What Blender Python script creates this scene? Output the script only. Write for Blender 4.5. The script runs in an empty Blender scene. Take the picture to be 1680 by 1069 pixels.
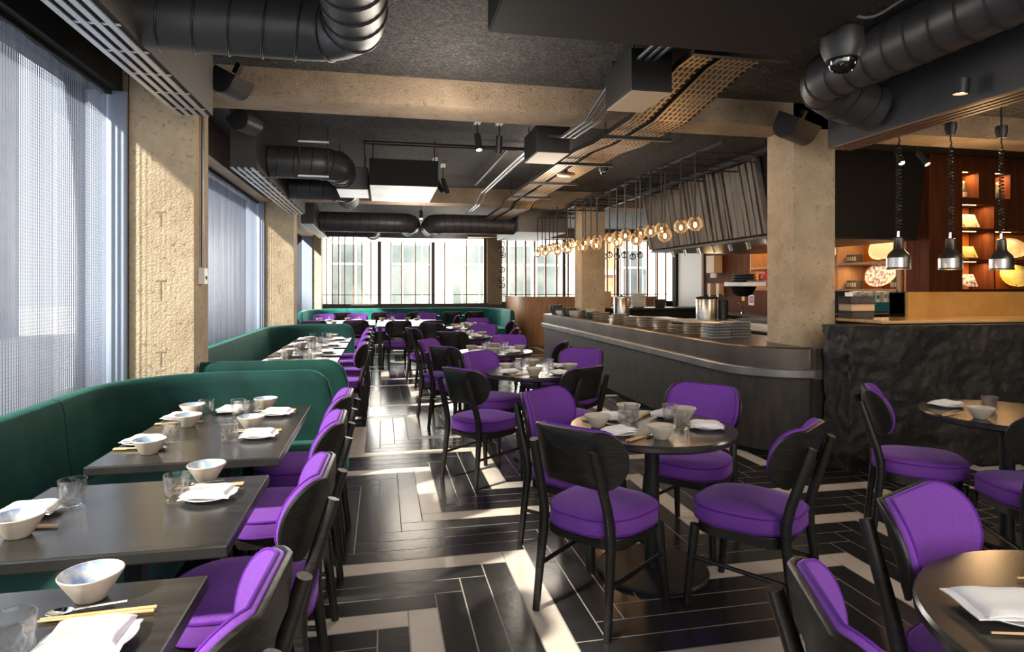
import bpy, bmesh, math, random
from mathutils import Vector, Matrix
random.seed(7)
PI = math.pi
C = bpy.context.scene.collection

# ------------------------------------------------------------------ materials
def new_mat(name):
    m = bpy.data.materials.new(name); m.use_nodes = True
    nt = m.node_tree; b = nt.nodes['Principled BSDF']
    return m, nt, b

def node(nt, typ, **kw):
    n = nt.nodes.new(typ)
    for k, v in kw.items(): setattr(n, k, v)
    return n

def rgba(c): return (c[0], c[1], c[2], 1)

def mat(name, col, rough=.5, metal=0, col2=None, scale=8, detail=4, bump=0, bscale=None, stretch=None,
        sheen=0, sheen_tint=None, coat=0, emit=None, estr=0, spec=.5, lo=.35, hi=.65):
    m, nt, b = new_mat(name)
    b.inputs['Base Color'].default_value = rgba(col)
    b.inputs['Roughness'].default_value = rough
    b.inputs['Metallic'].default_value = metal
    b.inputs['Specular IOR Level'].default_value = spec
    if sheen:
        b.inputs['Sheen Weight'].default_value = sheen
        b.inputs['Sheen Roughness'].default_value = .35
        if sheen_tint: b.inputs['Sheen Tint'].default_value = rgba(sheen_tint)
    if coat:
        b.inputs['Coat Weight'].default_value = coat; b.inputs['Coat Roughness'].default_value = .08
    if emit:
        b.inputs['Emission Color'].default_value = rgba(emit); b.inputs['Emission Strength'].default_value = estr
    tc = mp = None
    if col2 or bump:
        tc = node(nt, 'ShaderNodeTexCoord'); mp = node(nt, 'ShaderNodeMapping')
        nt.links.new(tc.outputs['Object'], mp.inputs['Vector'])
        if stretch: mp.inputs['Scale'].default_value = stretch
    if col2:
        n = node(nt, 'ShaderNodeTexNoise'); n.inputs['Scale'].default_value = scale; n.inputs['Detail'].default_value = detail
        r = node(nt, 'ShaderNodeValToRGB')
        r.color_ramp.elements[0].position = lo; r.color_ramp.elements[1].position = hi
        r.color_ramp.elements[0].color = rgba(col); r.color_ramp.elements[1].color = rgba(col2)
        nt.links.new(mp.outputs[0], n.inputs['Vector']); nt.links.new(n.outputs['Fac'], r.inputs['Fac'])
        nt.links.new(r.outputs[0], b.inputs['Base Color'])
    if bump:
        n2 = node(nt, 'ShaderNodeTexNoise'); n2.inputs['Scale'].default_value = bscale or scale; n2.inputs['Detail'].default_value = 6
        bp = node(nt, 'ShaderNodeBump'); bp.inputs['Strength'].default_value = bump; bp.inputs['Distance'].default_value = .02
        nt.links.new(mp.outputs[0], n2.inputs['Vector']); nt.links.new(n2.outputs['Fac'], bp.inputs['Height'])
        nt.links.new(bp.outputs[0], b.inputs['Normal'])
    return m

M = {}
M['felt'] = mat('purple_felt', (.160, .050, .32), .92, col2=(.185, .060, .36), scale=140, bump=.12, bscale=260, sheen=.35, sheen_tint=(.7, .5, 1), spec=.15)
M['felt_edge'] = mat('purple_piping', (.115, .02, .27), .9, sheen=.3, sheen_tint=(.7, .5, 1), spec=.15)
M['velvet'] = mat('green_velvet', (.0025, .026, .022), .75, col2=(.005, .042, .035), scale=5, bump=.05, bscale=30, sheen=.42, sheen_tint=(.25, .85, .70), spec=.2)
M['velvet_far'] = mat('sunlit_teal_velvet', (.004, .075, .068), .75, col2=(.008, .12, .11), scale=5, sheen=.5, sheen_tint=(.3, .9, .8), spec=.2)  # far sofa velvet lightened: the sun on it is put into the colour
M['stone'] = mat('shaded_stone', (.20, .20, .21), .9, col2=(.30, .28, .27), scale=1.5)
M['wood'] = mat('black_stained_oak', (.009, .0083, .0077), .42, col2=(.028, .026, .023), scale=9, stretch=(1.5, 1.5, 14), bump=.12, bscale=14, spec=.4, lo=.45, hi=.85)
M['top'] = mat('dark_table_top', (.019, .018, .0175), .22, col2=(.034, .032, .030), scale=6, stretch=(1, 8, 1), spec=.65)
M['blackmetal'] = mat('black_metal', (.010, .010, .0105), .45, col2=(.017, .017, .018), scale=3)
M['matteblack'] = mat('matte_black', (.006, .006, .0065), .75, spec=.3)
M['duct'] = mat('painted_duct', (.042, .043, .047), .42, col2=(.060, .060, .064), scale=2.5, metal=.3)
M['plenum'] = mat('grey_plenum', (.13, .125, .12), .5, col2=(.16, .155, .15), scale=2, metal=.2)
M['steel'] = mat('brushed_steel', (.42, .41, .39), .32, metal=1, col2=(.55, .54, .52), scale=4, stretch=(1, 1, 30))
M['zinc'] = mat('dark_zinc', (.10, .080, .066), .30, metal=.55, col2=(.165, .135, .112), scale=2.2, detail=8)
M['zinc_low'] = mat('grey_stained_panel', (.030, .0245, .020), .55, col2=(.052, .043, .036), scale=6, stretch=(3, 3, .6), metal=.1)
M['ledge'] = mat('pewter_ledge', (.22, .21, .20), .36, metal=.6, col2=(.30, .285, .27), scale=5)
M['galv'] = mat('galvanised_sheet', (.62, .61, .57), .38, metal=.6, col2=(.75, .73, .69), scale=3)
M['ceramic'] = mat('beige_ceramic', (.50, .43, .345), .38, col2=(.58, .51, .42), scale=20)
M['bowl_in'] = mat('blue_glaze', (.30, .40, .62), .2, col2=(.66, .65, .60), scale=30, lo=.40, hi=.60)
M['bowl_sand'] = mat('sand_ceramic', (.50, .42, .33), .4, col2=(.58, .50, .41), scale=20)
M['plate'] = mat('white_plate', (.80, .79, .78), .22, col2=(.86, .85, .83), scale=8)
M['linen'] = mat('white_linen', (.86, .845, .85), .85, col2=(.90, .885, .885), scale=30, bump=.1, bscale=160, sheen=.2)
M['chop'] = mat('pale_bamboo', (.62, .38, .17), .5, col2=(.72, .47, .24), scale=12, stretch=(1, 1, .2))
M['rock'] = mat('black_rock', (.011, .0095, .0085), .62, col2=(.026, .022, .019), scale=1.6, bump=.5, bscale=38, detail=10, spec=.5)
M['walnut'] = mat('walnut_veneer', (.40, .19, .08), .45, col2=(.54, .28, .13), scale=5, stretch=(5, 5, .35))
M['walnut_dark'] = mat('dark_walnut', (.070, .021, .009), .6, col2=(.11, .037, .015), scale=5, stretch=(5, 5, .35), spec=.1)
M['walnut_pale'] = mat('pale_walnut_panel', (.40, .24, .13), .6, col2=(.48, .31, .18), scale=5, stretch=(8, 8, .3), spec=.25)
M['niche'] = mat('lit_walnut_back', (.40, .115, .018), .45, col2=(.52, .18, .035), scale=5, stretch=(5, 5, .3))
M['brass'] = mat('aged_brass', (.66, .37, .10), .42, metal=.4, col2=(.76, .46, .15), scale=5)
M['honey'] = mat('honey_wood_top', (.55, .33, .14), .22, col2=(.68, .43, .20), scale=4, stretch=(.6, 6, 1), coat=.5)
M['lamp_metal'] = mat('aged_lamp_metal', (.075, .065, .055), .38, metal=.7, col2=(.12, .11, .09), scale=8)
M['copper'] = mat('copper_bar', (.36, .17, .10), .45, metal=.4)
M['frame_dark'] = mat('bronze_frame', (.065, .048, .040), .5)
M['frame_blue'] = mat('blue_grey_frame', (.22, .26, .34), .5)
M['cream'] = mat('cream_render', (.58, .55, .46), .85, col2=(.64, .615, .53), scale=1.2, bump=.1, bscale=30)
M['white_paint'] = mat('white_paint', (.85, .85, .84), .5)
M['pane_out'] = mat('reflecting_pane', (.09, .11, .11), .12, col2=(.20, .23, .22), scale=.7, spec=.8)
M['paving'] = mat('pale_paving', (.42, .40, .37), .85, col2=(.50, .48, .45), scale=2)
M['red'] = mat('red_card', (.62, .02, .02), .4)
M['yellow'] = mat('yellow_card', (.85, .50, .03), .5)
M['violet'] = mat('violet_print', (.24, .08, .36), .5)
M['gold'] = mat('gold_print', (.75, .52, .2), .5)
M['ink'] = mat('black_ink', (.02, .02, .03), .6)
M['redink'] = mat('red_ink', (.7, .05, .06), .6)
M['paper'] = mat('white_paper', (.85, .85, .87), .7)
M['dispenser'] = mat('beige_plastic', (.58, .42, .28), .45, col2=(.64, .47, .32), scale=2)
M['teal'] = mat('teal_box', (.02, .16, .20), .5)
M['charcoal'] = mat('charcoal_stone', (.045, .043, .042), .6, col2=(.075, .072, .07), scale=10)
M['greenglaze'] = mat('dark_green_glaze', (.045, .055, .045), .3, col2=(.085, .095, .08), scale=14)
M['bluegrey'] = mat('blue_grey_stoneware', (.24, .245, .26), .4, col2=(.36, .36, .37), scale=25)
M['straw'] = mat('straw_stoneware', (.52, .43, .28), .45, col2=(.62, .53, .37), scale=20)
M['shade_straw'] = mat('shaded_straw_stoneware', (.23, .18, .11), .5, col2=(.33, .26, .17), scale=20)
M['shade_bluegrey'] = mat('shaded_blue_grey_stoneware', (.10, .105, .12), .45, col2=(.18, .18, .195), scale=20)
M['platter_pink'] = mat('pink_white_glaze', (.74, .62, .56), .3, col2=(.82, .72, .67), scale=4)
M['platter_blue'] = mat('violet_speckled_glaze', (.12, .10, .30), .3, col2=(.72, .66, .62), scale=22, lo=.40, hi=.56)
M['platter_yellow'] = mat('yellow_green_glaze', (.42, .42, .08), .3, col2=(.80, .72, .42), scale=6)
M['platter_pale'] = mat('pale_mottled_glaze', (.62, .52, .32), .3, col2=(.78, .72, .62), scale=10)
M['led'] = mat('warm_strip', (1, .7, .4), .5, emit=(1, .55, .2), estr=14)
M['bulb'] = mat('filament_glow', (1, .8, .5), .5, emit=(1, .60, .28), estr=26)
M['spotface'] = mat('lit_spot_lens', (1, .8, .5), .5, emit=(1, .62, .30), estr=30)
M['chrome'] = mat('polished_chrome', (.75, .75, .76), .08, metal=1)
M['slat_light'] = mat('aluminium_slats', (.50, .51, .53), .35, metal=.7)
M['slat_warm'] = mat('bronze_slats', (.20, .11, .065), .45, metal=.4)
M['gunmetal'] = mat('gunmetal_conduit', (.20, .20, .21), .3, metal=.8)
M['tray'] = mat('perforated_tray', (.36, .27, .17), .45, metal=.5)
M['beigepanel'] = mat('pale_unit_underside', (.50, .40, .29), .5)
M['brick'] = mat('orange_brick', (.34, .14, .07), .9, col2=(.46, .25, .15), scale=2)
M['ceilcable'] = mat('grey_cable', (.12, .12, .125), .5)

def concrete(name, a, b_, c):
    m, nt, b = new_mat(name)
    tc = node(nt, 'ShaderNodeTexCoord')
    n1 = node(nt, 'ShaderNodeTexNoise'); n1.inputs['Scale'].default_value = 2.2; n1.inputs['Detail'].default_value = 9; n1.inputs['Roughness'].default_value = .7
    r1 = node(nt, 'ShaderNodeValToRGB'); r1.color_ramp.elements[0].position = .32; r1.color_ramp.elements[1].position = .68
    r1.color_ramp.elements[0].color = rgba(a); r1.color_ramp.elements[1].color = rgba(b_)
    v = node(nt, 'ShaderNodeTexVoronoi'); v.inputs['Scale'].default_value = 70
    r2 = node(nt, 'ShaderNodeValToRGB'); r2.color_ramp.elements[0].position = .05; r2.color_ramp.elements[1].position = .22
    r2.color_ramp.elements[0].color = (.62, .62, .62, 1); r2.color_ramp.elements[1].color = (1, 1, 1, 1)
    n3 = node(nt, 'ShaderNodeTexNoise'); n3.inputs['Scale'].default_value = 26; n3.inputs['Detail'].default_value = 3
    r3 = node(nt, 'ShaderNodeValToRGB'); r3.color_ramp.elements[0].position = .28; r3.color_ramp.elements[1].position = .40
    r3.color_ramp.elements[0].color = rgba(c); r3.color_ramp.elements[1].color = (1, 1, 1, 1)
    mx = node(nt, 'ShaderNodeMixRGB', blend_type='MULTIPLY'); mx.inputs[0].default_value = 1
    mx2 = node(nt, 'ShaderNodeMixRGB', blend_type='MULTIPLY'); mx2.inputs[0].default_value = .8
    for n in (n1, v, n3): nt.links.new(tc.outputs['Object'], n.inputs['Vector'])
    nt.links.new(n1.outputs['Fac'], r1.inputs['Fac']); nt.links.new(v.outputs['Distance'], r2.inputs['Fac']); nt.links.new(n3.outputs['Fac'], r3.inputs['Fac'])
    nt.links.new(r1.outputs[0], mx.inputs[1]); nt.links.new(r2.outputs[0], mx.inputs[2])
    nt.links.new(mx.outputs[0], mx2.inputs[1]); nt.links.new(r3.outputs[0], mx2.inputs[2])
    nt.links.new(mx2.outputs[0], b.inputs['Base Color'])
    b.inputs['Roughness'].default_value = .85
    bp = node(nt, 'ShaderNodeBump'); bp.inputs['Strength'].default_value = .32; bp.inputs['Distance'].default_value = .012
    ad = node(nt, 'ShaderNodeMath', operation='ADD')
    nt.links.new(n3.outputs['Fac'], ad.inputs[0]); nt.links.new(v.outputs['Distance'], ad.inputs[1])
    nt.links.new(ad.outputs[0], bp.inputs['Height']); nt.links.new(bp.outputs[0], b.inputs['Normal'])
    return m
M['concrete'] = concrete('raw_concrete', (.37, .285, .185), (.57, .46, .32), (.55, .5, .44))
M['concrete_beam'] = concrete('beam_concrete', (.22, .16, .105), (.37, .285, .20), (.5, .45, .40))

def ceil_mat():
    m, nt, b = new_mat('black_wood_wool')
    tc = node(nt, 'ShaderNodeTexCoord'); mp = node(nt, 'ShaderNodeMapping'); mp.inputs['Scale'].default_value = (22, 55, 22)
    n = node(nt, 'ShaderNodeTexNoise'); n.inputs['Scale'].default_value = 1; n.inputs['Detail'].default_value = 4; n.inputs['Distortion'].default_value = 2.5
    r = node(nt, 'ShaderNodeValToRGB'); r.color_ramp.elements[0].position = .45; r.color_ramp.elements[1].position = .72
    r.color_ramp.elements[0].color = (.014, .014, .015, 1); r.color_ramp.elements[1].color = (.17, .165, .16, 1)
    bp = node(nt, 'ShaderNodeBump'); bp.inputs['Strength'].default_value = .8; bp.inputs['Distance'].default_value = .02
    nt.links.new(tc.outputs['Object'], mp.inputs[0]); nt.links.new(mp.outputs[0], n.inputs['Vector'])
    nt.links.new(n.outputs['Fac'], r.inputs[0]); nt.links.new(r.outputs[0], b.inputs['Base Color'])
    nt.links.new(n.outputs['Fac'], bp.inputs['Height']); nt.links.new(bp.outputs[0], b.inputs['Normal'])
    b.inputs['Roughness'].default_value = .8
    return m
M['ceil'] = ceil_mat()

def glass_mat(name, transp=.35, tint=(1, 1, 1), ior=1.45, bump=0):
    m, nt, b = new_mat(name)
    b.inputs['Base Color'].default_value = rgba(tint); b.inputs['Roughness'].default_value = 0
    b.inputs['Transmission Weight'].default_value = 1; b.inputs['IOR'].default_value = ior
    t = node(nt, 'ShaderNodeBsdfTransparent'); t.inputs[0].default_value = rgba(tint)
    mx = node(nt, 'ShaderNodeMixShader'); mx.inputs[0].default_value = transp
    out = nt.nodes['Material Output']
    nt.links.new(b.outputs[0], mx.inputs[1]); nt.links.new(t.outputs[0], mx.inputs[2]); nt.links.new(mx.outputs[0], out.inputs[0])
    return m
M['glass'] = glass_mat('clear_tumbler_glass', .64)

def thin_glass(name, tint, fac=.12, rough=.02, gcol=(1, 1, 1), glow=None):
    m, nt, b = new_mat(name); nt.nodes.remove(b)
    t = node(nt, 'ShaderNodeBsdfTransparent'); t.inputs[0].default_value = rgba(tint)
    g = node(nt, 'ShaderNodeBsdfGlossy'); g.inputs['Roughness'].default_value = rough; g.inputs[0].default_value = rgba(gcol)
    lw = node(nt, 'ShaderNodeLayerWeight'); lw.inputs[0].default_value = fac
    mx = node(nt, 'ShaderNodeMixShader')
    nt.links.new(lw.outputs['Fresnel'], mx.inputs[0]); nt.links.new(t.outputs[0], mx.inputs[1]); nt.links.new(g.outputs[0], mx.inputs[2])
    last = mx
    if glow:
        e = node(nt, 'ShaderNodeEmission'); e.inputs[0].default_value = rgba(glow[0]); e.inputs[1].default_value = glow[1]
        last = node(nt, 'ShaderNodeAddShader'); nt.links.new(mx.outputs[0], last.inputs[0]); nt.links.new(e.outputs[0], last.inputs[1])
    nt.links.new(last.outputs[0], nt.nodes['Material Output'].inputs[0])
    return m
M['window'] = thin_glass('window_glass', (.96, .97, .97), .08)
M['globe'] = thin_glass('smoked_globe_glass', (.90, .78, .62), .30, glow=((1, .58, .26), .06))  # faint emission added to the glass to imitate the bulb's glow
M['globe_clear'] = thin_glass('clear_globe_glass', (.93, .92, .90), .30)
M['dome'] = thin_glass('camera_dome_glass', (.35, .35, .36), .45)
M['darkglass'] = thin_glass('dark_screen_glass', (.16, .13, .12), .35)

def floor_mats():
    out = []
    for nm, a, b_, rg in (('dark_floor_plank', (.0135, .0125, .0125), (.030, .028, .028), .2), ('pale_floor_plank', (.62, .53, .455), (.72, .64, .56), .28), ('floor_grout', (.36, .33, .29), (.44, .41, .36), .8)):
        out.append(mat(nm, a, rg, col2=b_, scale=3, detail=8, bump=.03, bscale=20, spec=.55))
    return out
FLOORM = floor_mats()

def chain_mat():
    m, nt, b = new_mat('chain_curtain_links')
    uv = node(nt, 'ShaderNodeUVMap'); sp = node(nt, 'ShaderNodeSeparateXYZ')
    nt.links.new(uv.outputs[0], sp.inputs[0])
    def mth(op, a, b2=None):
        n = node(nt, 'ShaderNodeMath', operation=op)
        for i, x in enumerate((a, b2)):
            if x is None: continue
            if isinstance(x, (int, float)): n.inputs[i].default_value = x
            else: nt.links.new(x, n.inputs[i])
        return n.outputs[0]
    su = mth('FRACT', mth('DIVIDE', sp.outputs[0], .021))
    d = mth('ABSOLUTE', mth('SUBTRACT', su, .5))
    ph = mth('FRACT', mth('ADD', mth('DIVIDE', sp.outputs[1], .020), mth('MULTIPLY', d, 1.3)))
    link = mth('MULTIPLY', mth('LESS_THAN', ph, .90), mth('LESS_THAN', d, .37))
    core = mth('LESS_THAN', d, .13)
    a = mth('MAXIMUM', link, core)
    b.inputs['Metallic'].default_value = .55; b.inputs['Roughness'].default_value = .38
    n = node(nt, 'ShaderNodeTexNoise'); n.noise_dimensions = '1D'; n.inputs['Scale'].default_value = 9
    nt.links.new(sp.outputs[0], n.inputs['W'])
    r = node(nt, 'ShaderNodeValToRGB'); r.color_ramp.elements[0].color = (.055, .058, .075, 1); r.color_ramp.elements[1].color = (.24, .26, .32, 1)
    r.color_ramp.elements[0].position = .35; r.color_ramp.elements[1].position = .7
    nt.links.new(n.outputs['Fac'], r.inputs[0]); nt.links.new(r.outputs[0], b.inputs['Base Color'])
    t = node(nt, 'ShaderNodeBsdfTransparent')
    tl = node(nt, 'ShaderNodeBsdfTranslucent'); tl.inputs[0].default_value = (.22, .25, .34, 1)
    ms = node(nt, 'ShaderNodeMixShader'); ms.inputs[0].default_value = .16
    nt.links.new(b.outputs[0], ms.inputs[1]); nt.links.new(tl.outputs[0], ms.inputs[2])
    mx = node(nt, 'ShaderNodeMixShader')
    nt.links.new(a, mx.inputs[0]); nt.links.new(t.outputs[0], mx.inputs[1]); nt.links.new(ms.outputs[0], mx.inputs[2])
    nt.links.new(mx.outputs[0], nt.nodes['Material Output'].inputs[0])
    return m
M['chain'] = chain_mat()

# ------------------------------------------------------------------ mesh helpers
def link_obj(name, me, m, parent=None, loc=None, rotz=0):
    o = bpy.data.objects.new(name, me); C.objects.link(o)
    if m is not None and not me.materials: me.materials.append(m)
    if parent is not None: o.parent = parent
    if loc is not None: o.location = loc
    if rotz: o.rotation_euler = (0, 0, rotz)
    return o

def bm_mesh(bm, smooth=False, sharp=40):
    bmesh.ops.recalc_face_normals(bm, faces=bm.faces)
    me = bpy.data.meshes.new('m'); bm.to_mesh(me); bm.free()
    if smooth:
        me.polygons.foreach_set('use_smooth', [True] * len(me.polygons))
        me.set_sharp_from_angle(angle=math.radians(sharp))
    me.update()
    return me

def obj(name, bm, m, parent=None, smooth=False, sharp=40, loc=None, rotz=0):
    return link_obj(name, bm_mesh(bm, smooth, sharp), m, parent, loc, rotz)

def tag(o, label, cat, group=None):
    o['label'] = label; o['category'] = cat
    if group: o['group'] = group
    return o

def thing(name, label, cat, loc=(0, 0, 0), rotz=0, group=None):
    o = bpy.data.objects.new(name, None); C.objects.link(o)
    o.empty_display_size = .1; o.location = loc; o.rotation_euler = (0, 0, rotz)
    return tag(o, label, cat, group)

def struct(o):
    o['kind'] = 'structure'; return o

def sroot(name):
    o = bpy.data.objects.new(name, None); C.objects.link(o); o['kind'] = 'structure'; return o

def dup(root, loc, rotz=0, label=None, group=None, rx=0, scale=None):
    r = root.copy(); C.objects.link(r); r.location = loc; r.rotation_euler = (rx, 0, rotz)
    if scale: r.scale = scale
    if label: r['label'] = label
    if group: r['group'] = group
    for ch in list(root.children):
        c = ch.copy(); C.objects.link(c); c.parent = r
        for g in list(ch.children):
            d = g.copy(); C.objects.link(d); d.parent = c
    return r

def box(x0, x1, y0, y1, z0, z1, bev=0, seg=2):
    bm = bmesh.new(); add_box(bm, x0, x1, y0, y1, z0, z1)
    if bev: bmesh.ops.bevel(bm, geom=list(bm.edges), offset=bev, segments=seg, affect='EDGES', profile=.5)
    return bm

def add_box(bm, x0, x1, y0, y1, z0, z1):
    v = [bm.verts.new((x, y, z)) for x in (x0, x1) for y in (y0, y1) for z in (z0, z1)]
    for f in ((0, 1, 3, 2), (4, 6, 7, 5), (0, 4, 5, 1), (2, 3, 7, 6), (0, 2, 6, 4), (1, 5, 7, 3)):
        bm.faces.new([v[i] for i in f])

def add_tube(bm, pts, rad, seg=12, cap=True, closed=False):
    pts = [Vector(p) for p in pts]; n = len(pts)
    rads = rad if isinstance(rad, (list, tuple)) else [rad] * n
    rings = []; up = None
    for i in range(n):
        if closed: t = (pts[(i + 1) % n] - pts[i - 1]).normalized()
        elif i == 0: t = (pts[1] - pts[0]).normalized()
        elif i == n - 1: t = (pts[-1] - pts[-2]).normalized()
        else: t = ((pts[i + 1] - pts[i]).normalized() + (pts[i] - pts[i - 1]).normalized()).normalized()
        if up is None:
            up = Vector((0, 0, 1)) if abs(t.z) < .9 else Vector((1, 0, 0))
        a = (up - t * up.dot(t))
        if a.length < 1e-5: a = t.orthogonal()
        a.normalize(); b = t.cross(a); up = a
        rings.append([bm.verts.new(pts[i] + (a * math.cos(2 * PI * k / seg) + b * math.sin(2 * PI * k / seg)) * rads[i]) for k in range(seg)])
    m = n if closed else n - 1
    for i in range(m):
        r0, r1 = rings[i], rings[(i + 1) % n]
        for k in range(seg):
            bm.faces.new((r0[k], r0[(k + 1) % seg], r1[(k + 1) % seg], r1[k]))
    if cap and not closed:
        bm.faces.new(rings[0][::-1]); bm.faces.new(rings[-1])

def tube(pts, rad, seg=12, cap=True, closed=False):
    bm = bmesh.new(); add_tube(bm, pts, rad, seg, cap, closed); return bm

def lathe(prof, seg=32, f=None):
    """closed surface of revolution round z; points with r==0 become poles"""
    bm = bmesh.new(); rings = []
    for (r, z) in prof:
        if r < 1e-6: rings.append([bm.verts.new((0, 0, z))])
        else:
            ring = []
            for k in range(seg):
                a = 2 * PI * k / seg; rr = r * (f(a, z) if f else 1)
                ring.append(bm.verts.new((rr * math.cos(a), rr * math.sin(a), z)))
            rings.append(ring)
    for a, b in zip(rings, rings[1:]):
        for k in range(seg):
            k2 = (k + 1) % seg
            if len(a) == 1 and len(b) == 1: continue
            if len(a) == 1: bm.faces.new((a[0], b[k], b[k2]))
            elif len(b) == 1: bm.faces.new((a[k], a[k2], b[0]))
            else: bm.faces.new((a[k], a[k2], b[k2], b[k]))
    return bm

def rrect(w, h, r, n=6):
    out = []
    for cx, cy, a0 in ((w / 2 - r, h / 2 - r, 0), (-w / 2 + r, h / 2 - r, PI / 2), (-w / 2 + r, -h / 2 + r, PI), (w / 2 - r, -h / 2 + r, 1.5 * PI)):
        for k in range(n + 1):
            a = a0 + PI / 2 * k / n
            out.append((cx + r * math.cos(a), cy + r * math.sin(a)))
    return out

def loft(rings, cap0=True, cap1=True):
    bm = bmesh.new(); V = [[bm.verts.new(p) for p in r] for r in rings]
    n = len(V[0])
    for a, b in zip(V, V[1:]):
        for k in range(n): bm.faces.new((a[k], a[(k + 1) % n], b[(k + 1) % n], b[k]))
    if cap0: bm.faces.new(V[0][::-1])
    if cap1: bm.faces.new(V[-1])
    return bm

def prism(poly, z0, z1, bev=0):
    bm = loft([[(x, y, z0) for x, y in poly], [(x, y, z1) for x, y in poly]])
    if bev:
        ed = [e for e in bm.edges if abs(e.verts[0].co.z - e.verts[1].co.z) < 1e-6]
        bmesh.ops.bevel(bm, geom=ed, offset=bev, segments=2, affect='EDGES', profile=.5)
    return bm

def arc_path(pts):
    """pts: (x,y) or (x,y,r) rounded corners -> polyline"""
    out = []
    for i, p in enumerate(pts):
        if len(p) == 2 or i in (0, len(pts) - 1): out.append(Vector(p[:2])); continue
        q = Vector(p[:2]); a = (Vector(pts[i - 1][:2]) - q).normalized(); b = (Vector(pts[i + 1][:2]) - q).normalized()
        ang = a.angle(b); t = p[2] / math.tan(ang / 2)
        p0 = q + a * t; p1 = q + b * t; c = q + (a + b).normalized() * (p[2] / math.sin(ang / 2))
        a0 = math.atan2(*(p0 - c).yx); a1 = math.atan2(*(p1 - c).yx)
        da = (a1 - a0 + PI) % (2 * PI) - PI
        for k in range(11):
            th = a0 + da * k / 10
            out.append(c + Vector((math.cos(th), math.sin(th))) * p[2])
    return out

def sweep(path, prof, zfun=None, cap=True):
    """path: list of 2D vectors; prof: closed list of (offset to the left of travel, z)"""
    n = len(path); rings = []; s = 0
    tot = sum((path[i + 1] - path[i]).length for i in range(n - 1))
    for i in range(n):
        if i: s += (path[i] - path[i - 1]).length
        d0 = (path[i] - path[i - 1]).normalized() if i else (path[1] - path[0]).normalized()
        d1 = (path[i + 1] - path[i]).normalized() if i < n - 1 else d0
        n0 = Vector((-d0.y, d0.x)); n1 = Vector((-d1.y, d1.x)); nn = (n0 + n1).normalized(); k = 1 / max(.3, nn.dot(n0))
        ring = []
        for o, z in prof:
            zz = zfun(z, s, tot) if zfun else z
            ring.append((path[i].x + nn.x * o * k, path[i].y + nn.y * o * k, zz))
        rings.append(ring)
    return loft(rings, cap, cap)

def densify(path, step=.05, ends=.3):
    """extra points near the two ends so that rounded tops show"""
    out = []; tot = sum((b - a).length for a, b in zip(path, path[1:])); s = 0
    for a, b in zip(path, path[1:]):
        L = (b - a).length; k = max(1, int(L / (.03 if (s < ends or s + L > tot - ends) else .25)))
        for i in range(k): out.append(a.lerp(b, i / k))
        s += L
    out.append(path[-1]); return out
# ------------------------------------------------------------------ the setting
FX0, FX1, FY0, FY1 = -2.2, 9.4, -2.4, 18.2
def make_floor():
    w, L = .1345, 1.076; ox, oy = .25, 3.97; g = .0034
    light = {-32, -27, -23, -18, -14, -9, -5, 0, 4, 8, 13, 17, 22, 26, 31, 35, 40, 44, 49, 53, 58, 62, 67, 71}
    me = bpy.data.meshes.new('floor'); vs = []; fs = []; mi = []
    def quad(x0, x1, y0, y1, z, k):
        if x1 < FX0 or x0 > FX1 or y1 < FY0 or y0 > FY1: return
        x0, x1 = max(x0, FX0), min(x1, FX1); y0, y1 = max(y0, FY0), min(y1, FY1)
        if x1 - x0 < .001 or y1 - y0 < .001: return
        b = len(vs); vs.extend([(x0, y0, z), (x1, y0, z), (x1, y1, z), (x0, y1, z)]); fs.append((b, b + 1, b + 2, b + 3)); mi.append(k)
    quad(FX0, FX1, FY0, FY1, -.0015, 2)
    for k in range(-110, 170):
        for m in range(-14, 15):
            x = ox + k * w + m * L; y = oy + k * w - m * L
            if x > FX1 + 2 or x < FX0 - 2 or y > FY1 + 2 or y < FY0 - 2: continue
            c = 1 if k in light else 0
            quad(x + g, x + L - g, y + g, y + w - g, 0, c)
            quad(x + g, x + w - g, y + w + g, y + w + L - g, 0, c)
    me.from_pydata(vs, [], fs)
    for m_ in FLOORM: me.materials.append(m_)
    me.polygons.foreach_set('material_index', mi); me.update()
    o = bpy.data.objects.new('floor', me); C.objects.link(o); struct(o)
make_floor()
struct(obj('ceiling', box(FX0, FX1, FY0, FY1, 3.13, 3.30), M['ceil']))

WX = -1.79                      # inner face of the left wall / columns
YC = (4.97, 10.3, 17.1)         # fronts of the columns
def column(x0, x1, y0, y1, z0, z1):
    bm = box(x0, x1, y0, y1, z0, z1)
    return struct(obj('column', bm, M['concrete']))
c1 = column(-1.787, -1.356, 4.97, 5.36, 0, 3.13)
c2 = column(-1.79, -1.36, 10.3, 10.7, 0, 3.13)
c3 = column(-2.03, -1.57, 17.1, 17.6, 0, 3.13)
cr1 = column(3.615, 4.04, 4.97, 5.36, 0, 3.13)
cr2 = column(3.42, 3.85, 10.45, 10.85, 0, 3.13)
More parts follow.
